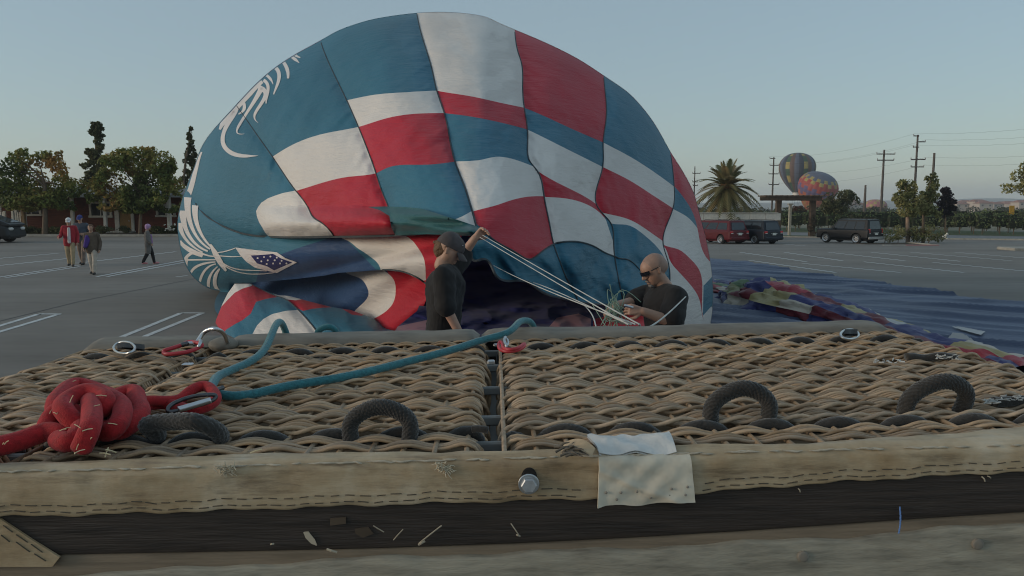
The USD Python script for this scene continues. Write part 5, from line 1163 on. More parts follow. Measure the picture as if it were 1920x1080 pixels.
tree('round_tree', 'dense dark olive tree behind the wooden pergola', 92, [(1560, 375, 18), (1585, 368, 18, 14), (1600, 380, 14, 18), (1570, 390, 22, 16), (1595, 395, 18, 10), (1548, 388, 12)], 5200, .30, [(.06, .066, .034), (.09, .095, .042), (.125, .125, .055)], (1578, 440, 385), r=.2)
tree('overhanging_tree', 'olive leaved branches reaching in from the right edge of the view', 46, [(1915, 330, 22, 16), (1900, 350, 18, 8), (1930, 355, 24, 14), (1950, 330, 40, 34), (1990, 310, 44, 44), (1890, 358, 12, 5), (1925, 312, 14, 10), (1960, 365, 30, 14)], 6500, .19, OLIVE, (1985, 470, 350), r=.14)
tree('low_tree', 'small rust brown tree seen through the pergola opening', 110, [(1497, 392, 10, 7), (1488, 396, 8, 6), (1507, 396, 8, 6)], 900, .26, [(.06, .035, .02), (.10, .05, .03)], (1497, 430, 395), r=.08)
def shrub(name, label, Y, blobs, n, size, pal, group=None, catg='shrub'):
    t = thing(name, label, catg, group); bl = [pxblob(*b[:3], Y, *(b[3:])) for b in blobs]
    m, c = leaves(bl, n, size, pal); put('foliage', m, M_leaf, t, prim={'tint': c})
    st = []
    for c_, r_ in bl:
        b = np.array([c_[0], c_[1], gz(c_[0], c_[1]) + .05]); st.append(tube(np.stack([b, (b + c_) / 2 + rv.normal(0, .05, 3), c_]), [.03, .022, .01], 5))
    put('stems', cat(st), M_bark, t)
shrub('island_shrub', 'dry olive shrub on the island behind the black car', 56.3, [(1668, 442, 16, 12), (1685, 436, 14, 14), (1660, 436, 10, 10)], 2600, .12, OLIVE); shrub('island_shrub', 'broad bronze shrub along the red kerb of the island', 56.3, [(1720, 438, 18, 16), (1742, 436, 16, 16), (1760, 440, 14, 14), (1705, 443, 14, 11)], 4200, .12, OLIVE[:3] + [(.12, .085, .04)])
for i, (x, w) in enumerate(((12, 30), (62, 26), (105, 28), (200, 26), (232, 18), (300, 24), (326, 16))):
    shrub('clipped_shrub', ['dark low shrub under the picket railing at far left', 'dark low shrub between the white posts', 'dark low shrub behind the walker in red', 'dark low shrub under the first window', 'dark low shrub at the foot of the brown door', 'white flowering shrub under the right window', 'leafy shrub next to the balloon\'s left edge'][i], 49.3, [(x + k * w * .45, 434 + rv.uniform(-3, 2), w * .34, 9) for k in (-1, -.3, .4, 1)], 1300, .13, DARK + [(.05, .065, .02)])
m = cat([ball(P(rv.uniform(306, 330), rv.uniform(420, 432), 48.9), rv.uniform(.035, .06), 1) for _ in range(16)]); put('white_blossom', m, mat('white_blossom', (.6, .58, .5)), label='white blossoms on the shrub under the right window', cat='flowers', kind='stuff')
m = cat([ball(P(1773 + rv.normal(0, 3), 442 + rv.normal(0, 2.5), 55.6), rv.uniform(.05, .09), 1) for _ in range(9)]); put('white_blossom', m, mat('white_blossom', (.6, .58, .5)), label='white flowers at the right end of the island', cat='flowers', kind='stuff')

# date palm: every frond its own part
palm = thing('date_palm', 'feathery date palm behind the parked dark red van', 'palm tree'); PY = 70; pc = P(1362, 352, PY); kp_ = PY / FPX
b0 = np.array([pc[0], pc[1], gz(pc[0], pc[1])]); put('trunk', tube(spline(np.array([b0, (b0 + pc) / 2, pc]), 12), np.linspace(.42, .36, 12), 12), M_bark, palm, smooth=True)
v, f = ball(pc - [0, 0, .1], 1, 2, (.62, .62, .75)); put('boss', (v + (meshkit.noise(v * 6) - .5)[:, None] * .12, f), mat('palm_boss', (.16, .085, .035), rough=.9, var=.4, scale=12), palm, smooth=True)
for i in range(84):
    az = i * 2.39996; el = math.radians(82 - 126 * (i / 83) ** .85) + rv.normal(0, .08); L = kp_ * rv.uniform(56, 74)
    d = np.array([math.cos(az) * math.cos(el), math.sin(az) * math.cos(el), math.sin(el)]); h = nrm([math.cos(az), math.sin(az), 0]); s = np.linspace(0, 1, 26)
    q = pc + d * (s * L)[:, None] + np.outer(s ** 2.2 * L * (.14 + .42 * math.cos(el)), [0, 0, -1]) + h * (s ** 2 * L * .06)[:, None]
    tt, uu, ww = frames(q); side = np.cross(tt, [0, 0, 1]); side /= np.linalg.norm(side, axis=1, keepdims=True); V, F, n0 = [], [], 0
    for j in range(2, 26):
        for sg_ in (1, -1):
            l = L * .20 * (math.sin(math.pi * (.12 + .86 * s[j]))) ** .6; e = q[j] + (side[j] * sg_ * .8 + tt[j] * .55 + np.array([0, 0, -.15])) * l; w_ = tt[j] * .085
            V += [q[j] - w_, q[j] + w_, e]; F.append((n0, n0 + 1, n0 + 2)); n0 += 3
    rb_ = tube(q, np.linspace(.03, .008, 26), 4); m = cat([(np.array(V), np.array(F)), rb_]); c = np.array([(.16, .14, .06), (.21, .175, .075), (.12, .12, .05), (.26, .19, .085)][i % 4]) * rv.uniform(.8, 1.2)
    put('frond', m, M_leaf, palm, prim={'tint': np.tile(c, (len(m[0]), 1))})

# clipped rows of vines beyond the road
VINE = [(.045, .07, .028), (.07, .10, .038), (.10, .135, .052), (.14, .165, .068)]
for k, (n0, hgt, lab) in enumerate(((17.5, 2.25, 'nearest long dark green hedge beyond the road'), (24.0, 2.5, 'second green hedge row behind the nearest one'), (31.0, 2.75, 'hindmost pale green hedge row before the far trees'))):
    t = thing('vine_hedge', lab, 'hedge'); bl = []
    for t_ in np.arange(-34, 62, 1.3):
        c = edge_pt(t_ + rv.normal(0, .15), n0 + rv.normal(0, .1)); z = float(gz(*c)); bl.append((np.array([c[0], c[1], z + hgt * .66 + rv.normal(0, .08)]), np.array([1.0, .75, hgt * .36])))
    m, c = leaves(bl, 17000 if k == 0 else 9000, .27, VINE, surf=.7); put('foliage', m, M_leaf, t, prim={'tint': c * (1 + .15 * k)})
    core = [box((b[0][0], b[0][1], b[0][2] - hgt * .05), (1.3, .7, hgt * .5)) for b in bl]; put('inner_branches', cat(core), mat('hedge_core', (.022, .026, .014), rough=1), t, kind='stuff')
    put('stems', cat([tube(np.stack([[b[0][0], b[0][1], gz(b[0][0], b[0][1]) - .05], [b[0][0], b[0][1], b[0][2]]]), .05, 5) for b in bl]), M_bark, t, kind='stuff')
bl = []
for i in range(150):
    Y = rv.uniform(150, 420); px = rv.uniform(1280, 2050); top = rv.uniform(387, 395); c = P(px, top, Y); g_ = float(gz(c[0], c[1])); h = max(1.5, c[2] - g_); bl.append((np.array([c[0], c[1], g_ + h * .55]), np.array([h * rv.uniform(.5, 1.3), h * .7, h * .5])))
m, c = leaves(bl, 22000, .75, [(.03, .036, .02), (.045, .05, .026), (.065, .066, .034)], surf=.8); put('far_trees', m, M_leaf, prim={'tint': c}, kind='stuff', label='low mass of trees and scrub in the valley beyond the hedges', cat='trees')
# hills
def ridge(name, Y, tops, m_, base=-40):
    xs = np.array([t[0] for t in tops]); ys = np.array([t[1] for t in tops]); p = np.linspace(xs[0], xs[-1], 160); h = np.interp(p, xs, ys) + (meshkit.fbm(np.stack([p / 60, 0 * p, 0 * p + Y], -1), 4, 3) - .5) * 3.0
    a = P(p, h, Y); rows = [a + [0, -Y * .06, 0], a + [0, -Y * .02, 0], a, a + [0, Y * .10, 0]]; rows[0][:, 2] = base; rows[1][:, 2] = a[:, 2] * .6 + base * .4; rows[3][:, 2] = base
    put(name, (np.stack(rows, 1).reshape(-1, 3), grid_faces(160, 4)[:, ::-1]), m_, smooth=True, kind='structure')
M_hill = mat('hill_scrub', (.11, .105, .075), rough=1, var=.3, scale=.01, space='position')
ridge('hills', 2600, [(900, 386), (1300, 384), (1540, 381), (1620, 384), (1760, 379), (1840, 376), (1920, 377), (2100, 375), (2400, 382)], M_hill); ridge('hills', 3050, [(700, 384), (1400, 380), (1700, 376), (1860, 372), (2100, 373), (2500, 380)], M_hill, base=-60)
# houses on the far rise
M_tile = mat('roof_tile', (.26, .13, .10), rough=.9, var=.2, space='position'); M_stucco = mat('stucco', (.40, .34, .29), rough=.9, space='position', var=.2)
GH = 'houses on the far rise'
for i in range(18):
    px = [1544, 1556, 1568, 1580, 1593, 1606, 1786, 1798, 1809, 1820, 1832, 1843, 1855, 1866, 1878, 1890, 1902, 1914][i]; Y = rv.uniform(560, 640); c = P(px, 388.5 + rv.uniform(-1, 1), Y)
    w, d, h = rv.uniform(7, 11), rv.uniform(8, 11), rv.uniform(2.6, 4.6); t = thing('far_house', None, 'house', GH); tag(t, 'small tile roofed house in the row on the far rise')
    zb = c[2] - 5; put('wall', box((c[0], c[1], zb + (h + 5) / 2 - 0.2), (w, d, h + 5)), M_stucco, t)
    z0 = zb + h + 4.7; r_ = np.array([[-1, -1, 0], [1, -1, 0], [1, 1, 0], [-1, 1, 0], [-.55, 0, 1], [.55, 0, 1]]) * [w * .56, d * .56, 1.7] + [c[0], c[1], z0]
    put('roof', (r_, np.array([[0, 1, 5], [0, 5, 4], [1, 2, 5], [2, 3, 4], [2, 4, 5], [3, 0, 4], [0, 2, 1], [0, 3, 2]])), M_tile, t)
    for s_ in (-.28, .28): put('window', box((c[0] + s_ * w, c[1] - d / 2 - .03, z0 - 1.5), (1.3, .08, 1.2)), mat('far_pane', (.05, .06, .07), rough=.2), t)

# ------------------------------------------------------------------ the red wooden building on the left
M_red = mat('red_siding', (.135, .035, .018), rough=.75, var=.35, scale=3, stretch=(1, 8, 8), space='position'); M_trim = mat('white_trim', (.55, .52, .46), rough=.7, var=.15); M_door = mat('ochre_door', (.26, .145, .045), rough=.6, var=.2, stretch=(6, 6, 1)); M_shingle = mat('grey_shingle', (.16, .165, .17), rough=.9, var=.25, scale=4); M_pane = mat('dark_pane', (.015, .017, .018), rough=.12, spec=.6)
WY = 51.6; kx = WY / FPX; X = lambda px: (px - 960) * WY / (FPX * math.cos(PITCH)) * 1.0
def wx(px): return float(P(px, 400, WY)[0])
def wz(py): return float(P(200, py, WY)[2])
bld = thing('ranch_building', 'long low building with red wooden siding, white trim and ochre door behind the trees', 'building')
x0, x1 = wx(-420), wx(420); zt_ = wz(363)
put('wall', box(((x0 + x1) / 2, WY + 3.1, zt_ / 2), (x1 - x0, 6, zt_)), M_red, bld)
nb = int(zt_ / .155); sid = []
for i in range(nb): sid.append(box(((x0 + x1) / 2, WY + .075, .08 + i * .155 + .07), (x1 - x0, .05, .145), bev=.012))
put('siding', cat(sid), M_red, bld, kind='stuff')
rz_ = zt_ + .05; rf = np.array([[x0 - .5, WY - 1.5, rz_ - .18], [x1 + .5, WY - 1.5, rz_ - .18], [x1 + .5, WY + 3, rz_ + .45], [x0 - .5, WY + 3, rz_ + .45], [x1 + .5, WY + 7.5, rz_ - .18], [x0 - .5, WY + 7.5, rz_ - .18]]); put('roof', (np.vstack([rf, rf - [0, 0, .12]]), np.array([[0, 1, 2], [0, 2, 3], [3, 2, 4], [3, 4, 5], [6, 8, 7], [6, 9, 8], [9, 10, 8], [9, 11, 10], [0, 7, 1], [0, 6, 7], [4, 10, 11], [4, 11, 5]])), M_shingle, bld)
put('fascia', box(((x0 + x1) / 2, WY - 1.52, rz_ - .22), (x1 - x0 + 1, .04, .20)), mat('pale_fascia', (.38, .40, .41), rough=.7), bld)
def win(pa, pb, ya, yb):
    xa, xb, za, zb = wx(pa), wx(pb), wz(yb), wz(ya); t = .14
    fr = [box(((xa + xb) / 2, WY - .01, zb - t / 2), (xb - xa, .10, t)), box(((xa + xb) / 2, WY - .03, za + t / 2), (xb - xa + .1, .15, t)), box((xa + t / 2, WY - .008, (za + zb) / 2), (t, .10, zb - za - 2 * t)), box((xb - t / 2, WY - .008, (za + zb) / 2), (t, .10, zb - za - 2 * t)), box(((xa + xb) / 2, WY - .004, (za + zb) / 2), (.06, .08, zb - za - 2 * t))]
    w = put('window', cat(fr), M_trim, bld); put('pane', box(((xa + xb) / 2, WY + .035, (za + zb) / 2), (xb - xa - .1, .02, zb - za - .1)), M_pane, w)
win(168, 210, 378, 408); win(293, 329, 382, 407); win(-60, -10, 380, 408); win(40, 78, 384, 405)
xa, xb = wx(224), wx(245.5); d_ = put('door', box(((xa + xb) / 2, WY + .01, wz(391) / 2 + wz(433) / 2), (xb - xa, .08, wz(391) - wz(433)), bev=.01), M_door, bld); put('handle', ball((xb - .12, WY - .07, wz(414)), .045, 1), M_metal, d_)
put('door_frame', cat([box((xa - .17, WY - .01, (wz(388) + wz(433)) / 2), (.30, .12, wz(388) - wz(433))), box((xb + .10, WY - .01, (wz(388) + wz(433)) / 2), (.18, .12, wz(388) - wz(433))), box(((xa + xb) / 2, WY - .013, wz(387)), (xb - xa + .62, .13, .16)), box(((xa + xb) / 2 - .1, WY - .35, wz(433) - .04), (xb - xa + .7, .8, .10))]), M_trim, bld)
for px, w in ((157.5, .20), (55, .22), (217, .20), (334, .24), (-30, .2), (26, .16)): put('porch_post', box((wx(px), WY - 1.35, rz_ / 2 - .1), (w, w, rz_ - .2), bev=.015), M_trim, bld)
put('wooden_post', box((wx(83), WY - 2.2, 1.0), (.2, .2, 2.0), bev=.02), mat('tan_post', (.20, .13, .065), rough=.8), bld)
# picket railing, each picket a part
for (pa, pb, lab) in ((-60, 43, 'white picket railing at the far left of the red building'), (58, 80, 'short white railing between the porch posts')):
    t = thing('picket_fence', lab, 'fence'); za, zb = .62, 1.52; yy = WY - 1.9
    for z in (za + .12, zb - .14): put('rail', box(((wx(pa) + wx(pb)) / 2, yy + .04, z), (wx(pb) - wx(pa), .05, .09)), M_trim, t)
    for x in np.arange(wx(pa) + .06, wx(pb), .145): put('picket', box((x, yy - .012, (za + zb) / 2), (.085, .03, zb - za), bev=.008), M_trim, t)
    for x in (wx(pa), wx(pb)): put('post', box((x, yy + .02, .80), (.14, .14, 1.6), bev=.01), M_trim, t)

# ------------------------------------------------------------------ cars
M_tyre = mat('tyre', (.018, .018, .018), rough=.85); M_rim = mat('alloy_rim', (.50, .51, .52), rough=.35, metal=.8); M_glass = mat('tinted_glass', (.012, .015, .018), rough=.08, spec=.7); M_lampr = mat('tail_lamp', (.38, .02, .02), rough=.25, coat=.5); M_lampw = mat('clear_lamp', (.5, .48, .45), rough=.2); M_plt = mat('licence_plate', (.60, .58, .52), rough=.5); M_black = mat('black_plastic', (.016, .016, .017), rough=.6)
def paint(n, c): return mat(n, c, rough=.30, var=.05, coat=.0, spec=.22, scale=2)
def car(name, label, pos, yaw, col, L=5.0, W=1.94, H=1.74, kind='van', bumper=None, group=None):
    t = thing(name, label, 'car', group, loc=pos, rz=yaw); h = L / 2; w = W / 2
    s = lambda x, y, z, r: ((x, y, z), r)
    low = hullm(*[s(x, y, z, r) for y in (-w + .12, w - .12) for x, z, r in ((-h + .13, .45, .13), (-h + .14, .92, .12), (h - .25, .42, .16), (h - .35, .72, .16), (.9, .98, .10), (-h + .5, 1.0, .10))])
    if kind == 'suv': low = hullm(*[s(x, y, z, r) for y in (-w + .10, w - .10) for x, z, r in ((-h + .12, .50, .12), (-h + .12, 1.0, .10), (h - .2, .5, .14), (h - .22, .95, .14), (.7, 1.06, .08))])
    zb = 1.0 if kind == 'van' else 1.05
    xb0, xb1, xt0, xt1 = (-h + .12, 2.05, -h + .36, .85) if kind == 'van' else (-h + .11, 1.10, -h + .24, .48)
    wb, wt = w - .07, w - .27
    gh = hullm(*[s(x, y, z, .07) for x, y, z in [(q, e * (wb - .07), zb - .06) for q in (xb0 + .07, xb1 - .07) for e in (1, -1)] + [(q, e * (wt - .05), H - .07) for q in (xt0 + .07, xt1 - .07) for e in (1, -1)]])
    axles = (-h + 1.0, h - .95); R = .36 if kind == 'van' else .39
    cyl = [m3.Manifold.cylinder(W + .2, R + .06, R + .06, 28).rotate([90, 0, 0]).translate([x, w + .1, R]) for x in axles]
    keep = m3.Manifold.cube([L, W - .62, 2]).translate([-h, -(W - .62) / 2, 0])
    body = (low + gh) - (m3.Manifold.batch_boolean(cyl, m3.OpType.Add) - keep); body = body + m3.Manifold.cube([L - .6, W - .5, .3]).translate([-h + .3, -(W - .5) / 2, .22])
    put('body', body, col, t, smooth=35)
    yz = lambda z: wb + (wt + .02 - wb) * (z - zb + .06) / (H - zb - .01) + .012
    xz = lambda a, b, z: a + (b - a) * (z - zb) / (H - zb)
    z0, z1 = zb + .06, H - .15
    segs = [(.02, .30), (.33, .62), (.65, .97)]
    for e in (1, -1):
        for a, b in segs:
            q = []
            for z in (z0, z1):
                xa, xb_ = xz(xb0 + .25, xt0 + .18, z), xz(xb1 - .28, xt1 - .06, z); q += [(xa + (xb_ - xa) * a, e * yz(z), z), (xa + (xb_ - xa) * b, e * yz(z), z)]
            q = np.array(q); put('side_window', trimesh.convex.convex_hull(np.vstack([q, q - [0, e * .03, 0]])), M_glass, t)
    q = np.array([(xz(xb0, xt0, z) - .012, e * (yz(z) - (.20 if z < 1.3 else .17)), z) for z in (z0 + .02, z1 + .03) for e in (1, -1)]); put('rear_window', trimesh.convex.convex_hull(np.vstack([q, q + [.04, 0, 0]])), M_glass, t)
    q = np.array([(xz(xb1, xt1, z) + .012, e * (yz(z) - .16), z) for z in (z0 + .02, z1 + .03) for e in (1, -1)]); put('windscreen', trimesh.convex.convex_hull(np.vstack([q, q - [.05, 0, 0]])), M_glass, t)
    for x in axles:
        for e in (1, -1):
            wl = UsdGeom.Xform.Define(stage, path_for(str(t.GetPath()), 'wheel')).GetPrim()
            v, f = lathe([(R * .62, -.11), (R * .94, -.11), (R, -.07), (R, .07), (R * .94, .11), (R * .62, .11)], 28); Rm = rot([1, 0, 0], math.pi / 2); put('tyre', (v @ Rm.T + [x, e * (w - .13), R], f), M_tyre, wl, smooth=40)
            rim = [(lambda vf: (vf[0] @ Rm.T + [x, e * (w - .04), R], vf[1]))(lathe([(R * .5, .02), (R * .66, .02), (R * .66, -.10), (R * .5, -.06)], 24))]
            for k in range(6): a = k * math.pi / 3; rim.append(box((x + math.cos(a) * R * .3, e * (w - .04), R + math.sin(a) * R * .3), (R * .62, .03, .075), R=rot([0, 1, 0], -a)))
            rim.append(box((x, e * (w - .045), R), (.13, .04, .13))); put('rim', cat(rim), M_rim, wl)
    for e in (1, -1):
        put('tail_light', box((-h + .06, e * (w - .20), zb - .10 if kind == 'van' else .98), (.10, .30 if kind == 'van' else .16, .20 if kind == 'van' else .34), bev=.03), M_lampr, t); put('reflector', box((-h + .03, e * (w - .22), zb - .17 if kind == 'van' else .80), (.10, .22 if kind == 'van' else .15, .06), bev=.02), M_lampw, t)
        put('headlight', box((h - .17, e * (w - .32), .74), (.16, .36, .16), bev=.05), M_lampw, t); put('side_mirror', box((xb1 - .55, e * (w + .08), zb + .10), (.12, .22, .15), bev=.04), col if kind == 'van' else M_black, t)
        put('roof_rail', tube(np.stack([[xt0 + .2, e * (wt - .06), H + .005], [xt0 + .3, e * (wt - .06), H + .05], [xt1 - .3, e * (wt - .06), H + .05], [xt1 - .2, e * (wt - .06), H + .005]]), .02, 6), M_black, t)
    put('rear_bumper', box((-h - .01, 0, .46), (.16, W - .12, .22), bev=.05), bumper or col, t); put('license_plate', box((-h - .02, 0, .78), (.04, .34, .17)), M_plt, t)
    put('tailgate_trim', box((-h + .005, 0, zb - .20), (.04, .62, .05), bev=.01), M_metal, t); put('number_lamp_bar', box((-h + .0, 0, .90), (.05, .5, .03)), M_black, t)
    return t
def car_at(px, py, hd, L, **kw):
    g = G(px, py); hd = nrm([*hd, 0]); c = g + hd * L / 2; return (c[0], c[1], float(gz(c[0], c[1])) ), math.atan2(hd[1], hd[0])
p, a = car_at(1387, 457.5, (-.45, .89), 5); car('parked_van', 'dark red minivan parked closest to the balloon', p, a, paint('maroon_paint', (.095, .014, .018)))
p, a = car_at(1451, 457.5, (-.45, .89), 5); car('parked_van', 'dark blue-black minivan parked right of the red one', p, a, paint('midnight_paint', (.014, .017, .024)))
p, a = car_at(1642, 457, (-.50, .866), 4.6); car('parked_suv', 'black boxy off-roader with chrome bumper parked at the planted island', p, a, paint('black_paint', (.010, .011, .013)), L=4.6, W=1.88, H=1.84, kind='suv', bumper=mat('dull_chrome', (.35, .34, .33), rough=.4, metal=.7))
g = G(-42, 455); car('parked_car', 'dark car at the left edge of the view, only its nose showing', (g[0], g[1], 0), 0.12, paint('grey_black_paint', (.02, .021, .022)), L=4.3, W=1.8, H=1.5)
# island kerb, wall, pergola, signs
M_redk = mat('red_kerb', (.33, .055, .055), rough=.8, var=.25, space='position')
g0, g1, gm_ = G(1655, 460), G(1778, 461), G(1698, 460); zi = float(gz(30, 57))
put('planting_bed', box(((g0[0] + g1[0]) / 2, g0[1] + 2.2, zi - .02), (g1[0] - g0[0], 4.2, .16)), M_soil, kind='structure')
put('kerb', box(((g0[0] + gm_[0]) / 2, g0[1], zi + .02), (gm_[0] - g0[0], .18, .24), bev=.03), M_conc, kind='structure'); put('red_kerb', box(((gm_[0] + g1[0]) / 2 + .003, g0[1] - .004, zi + .02), (g1[0] - gm_[0], .18, .24), bev=.03), M_redk, kind='structure'); put('kerb', box((g1[0] + .10, g0[1] + 2.2, zi + .02), (.18, 4.3, .24), bev=.03), M_conc, kind='structure')
g2 = G(1905, 470); put('kerb', box((g2[0] + 2.2, g2[1] + .8, g2[2] + .05), (4.6, 1.6, .2), bev=.05), M_conc, kind='structure')
wl = thing('boundary_wall', 'low tan wall with a white upper band behind the two vans', 'wall'); xa, xb = P(1290, 400, 68)[0], P(1457, 400, 68)[0]; zg = float(gz(20, 68)); zt2, zm = P(1400, 400, 68)[2], P(1400, 413, 68)[2]
put('base', box(((xa + xb) / 2, 68, (zm + zg) / 2 - .1), (xb - xa, .25, zm - zg + .2)), mat('tan_stucco', (.22, .15, .10), rough=.9, var=.2, space='position'), wl)
for i, x in enumerate(np.arange(xa, xb - .2, 1.4)): put('white_panel', box((x + .69, 67.98, (zt2 + zm) / 2), (1.37, .2, zt2 - zm), bev=.015), M_trim, wl)
put('coping', box(((xa + xb) / 2, 67.97, zt2 + .035), (xb - xa + .1, .34, .07), bev=.015), M_trim, wl)
pg = thing('pergola', 'dark wooden pergola beam on two thick posts beyond the vans', 'pergola'); M_wood = mat('dark_timber', (.085, .058, .04), rough=.85, var=.35, scale=4, space='position'); QY = 77.0; zq = float(gz(30, QY))
for px in (1459, 1523): x = P(px, 400, QY)[0]; zt3 = P(px, 376, QY)[2]; put('post', box((x, QY, (zt3 + zq) / 2 - .05), (.52, .52, zt3 - zq + .1), bev=.03), M_wood, pg)
for dy in (-.9, .9): xa, xb = P(1425, 372, QY + dy)[0], P(1541, 372, QY + dy)[0]; put('beam', box(((xa + xb) / 2, QY + dy, P(1480, 372.5, QY)[2]), (xb - xa, .18, .40), bev=.02), M_wood, pg)
for px in np.linspace(1430, 1536, 12): put('rafter', box((P(px, 368, QY)[0], QY, P(px, 367.6, QY)[2] + .01), (.16, 2.6, .14), bev=.01), M_wood, pg)
m, c = leaves([(np.array([P(1523, 425, QY)[0], QY - .2, zq + 1.0]), np.array([.55, .5, 1.3]))], 700, .2, [(.05, .045, .03), (.08, .06, .04), (.06, .07, .03)]); put('climbing_vine', m, M_leaf, prim={'tint': c}, label='brown creeper on the foot of the right pergola post', cat='plant')
sg1 = thing('sign_post', 'pale square post with a small cap beyond the pergola', 'post'); x, yy, z = P(1482, 384, 80); zz = float(gz(x, yy)); M_pst = mat('pale_post', (.36, .33, .27), rough=.8); put('post', box((x, yy, (z + zz) / 2), (.26, .26, z - zz), bev=.02), M_pst, sg1); put('cap', box((x, yy, z + .07), (.55, .36, .14), bev=.02), M_pst, sg1)
sg2 = thing('road_sign', 'yellow orange sign on a post above the right hedge', 'sign'); x, yy, z = P(1897, 394, 88); zz = float(gz(x, yy)); put('board', box((x, yy, z), (.62, .05, 1.05), bev=.02), mat('yellow_sign', (.50, .27, .03), rough=.6), sg2); put('post', box((x, yy + .06, (z + zz) / 2), (.1, .06, z - zz + .3)), M_metal, sg2)

# utility poles and wires
M_pole = mat('weathered_pole', (.10, .085, .075), rough=.95, var=.25, scale=3, space='position'); M_wire = mat('wire', (.05, .05, .055), rough=.6); tips = {}
def pole(label, px, ytop, Y, arms, r=.15, key=None):
    t = thing('utility_pole', label, 'utility pole'); a = P(px, ytop, Y); g_ = float(gz(a[0], a[1])); put('pole', tube(np.array([[a[0], a[1], g_ - .3], [a[0], a[1], (a[2] + g_) / 2], a]), [r * 1.3, r * 1.1, r * .8], 10), M_pole, t, smooth=True)
    for (x0, x1, y) in arms:
        b, c = P(x0, y, Y), P(x1, y, Y); put('crossarm', box((b + c) / 2 - [0, r, 0], (abs(c[0] - b[0]), .12, .16)), M_pole, t)
        for q in (b, c):
            if abs(q[0] - a[0]) > .3: put('insulator', tube(np.stack([q + [0, -r, .08], q + [0, -r, .30]]), [.07, .05], 8), mat('insulator', (.25, .22, .2), rough=.4), t)
        tips.setdefault(key, []).append((b if abs(b[0] - a[0]) > abs(c[0] - a[0]) else c) + [0, -r, .3])
pole('slim pole with three crossarms just right of the balloon', 1303, 312, 150, [(1298, 1313, 325), (1298, 1308, 341), (1299, 1308, 348)], .12, 'a')
pole('pole with short arms left of the striped balloon', 1451, 294, 145, [(1443, 1453, 297), (1451, 1460, 310), (1443, 1453, 310), (1441, 1459, 326), (1441, 1460, 346)], .15, 'b')
pole('brown pole with two full crossarms left of the island trees', 1658, 281, 118, [(1643, 1677, 289), (1644, 1675, 300.5)], .17, 'c')
pole('tallest pole with alternating side arms above the island trees', 1721, 253, 120, [(1712, 1722, 255), (1721, 1734, 266), (1711, 1722, 276), (1707, 1734, 299), (1707, 1731, 313)], .17, 'd')
pole('bare dark pole without arms right of the tallest one', 1752, 287, 112, [], .19, 'e'); pole('short bare dark pole behind the hedges, left of the twin crossarm pole', 1623, 347, 140, [], .22, 'f')
off = [P(2150, y, 105) for y in (214, 232, 247, 270, 286)]
WL = ['top', 'second', 'third', 'fourth', 'lowest']
for i in range(5):
    a, b = tips['d'][i], off[i]; s = np.linspace(0, 1, 24)[:, None]; q = a + (b - a) * s - np.array([0, 0, 1]) * (4 * s * (1 - s)) * .7; put('power_line', tube(q, .011, 5), M_wire, label=f'{WL[i]} wire running right from the tallest pole', cat='wire')
    a, b = tips['b'][i], tips['d'][i]; q = a + (b - a) * s - np.array([0, 0, 1]) * (4 * s * (1 - s)) * 1.0; put('power_line', tube(q, .010, 5), M_wire, label=f'{WL[i]} wire between the tallest pole and the pole by the balloons', cat='wire')

# ------------------------------------------------------------------ other balloons in the distance
def far_balloon(name, label, px, ytop, ybot, wpx, Y, colour, N=24, tilt=0.0, roll=0.0, rows=14, scoop=None, sit=False):
    t = thing(name, label, 'hot air balloon'); k = Y / FPX; H = (ybot - ytop) * k; Rm = wpx * k / 2
    th = np.linspace(0, 1, rows * 4 + 1)
    rad = np.where(th < .45, np.sin(th / .45 * math.pi / 2) ** .9, np.cos((th - .45) / .55 * math.pi / 2 * .86) ** 1.0); rad = np.maximum(rad, .0); prof_ = np.c_[np.maximum(rad * Rm, .02), H * (1 - (1 - np.cos(th * math.pi * .5 + 0)) * 0 - th)]
    zc = np.where(th < .45, 1 - .36 * (1 - np.cos(th / .45 * math.pi / 2)), .64 - .64 * (th - .45) / .55); prof_[:, 1] = H * zc
    c = P(px, ybot, Y); Rt = rot([0, 1, 0], roll) @ rot([1, 0, 0], tilt); buckets = {}
    for g_ in range(N):
        for r_ in range(rows):
            seg = prof_[r_ * 4:r_ * 4 + 5]; 
            v, f = lathe(seg, 4, 2 * math.pi * g_ / N, 2 * math.pi * (g_ + 1) / N); a = np.linspace(0, 1, 5); bl_ = 1 + .02 * np.sin(math.pi * a); v = v * np.repeat(np.c_[bl_, bl_, np.ones(5)][None], 5, 0).reshape(-1, 3)
            buckets.setdefault((g_, colour(g_, r_), sum(colour(g_, q_) is not colour(g_, q_ - 1) for q_ in range(1, r_ + 1))), []).append((v @ Rt.T + c, f))
    for (g_, cl, _), ms in buckets.items(): put('panel', cat(ms), cl, t, smooth=25)
    return t, c, k
FB = {n: fabric('far_' + n, c, tr=.25) for n, c in dict(charcoal=(.055, .06, .085), slate=(.13, .145, .20), yellow=(.42, .33, .11), orange=(.45, .13, .06), redo=(.38, .075, .06), purple=(.14, .11, .22), green=(.07, .13, .08), gold=(.40, .25, .08), pink=(.42, .17, .18), teal=(.05, .14, .18), brown=(.16, .10, .08)).items()}
def c1(g_, r_):
    k = (g_ + 2) % 4
    if k == 0: return FB['yellow'] if (r_ % 4) in (1, 2) and 1 < r_ < 12 else FB['green']
    if k in (1, 3): return FB['charcoal'] if k == 3 else FB['brown']
    return FB['slate'] if k == 2 else FB['charcoal'] if r_ > 1 else FB['teal']
t, c, k = far_balloon('hot_air_balloon', 'distant upright balloon with dark and yellow vertical stripes', 1493, 288, 361, 64, 370, c1, N=24)
tag(t, 'distant upright balloon with dark and yellow vertical stripes')
v, f = lathe([(2.0, 1.2), (1.6, -1.5), (1.5, -3.2)], 20); put('scoop', (v + c, f), F_WHITE, t, smooth=True)
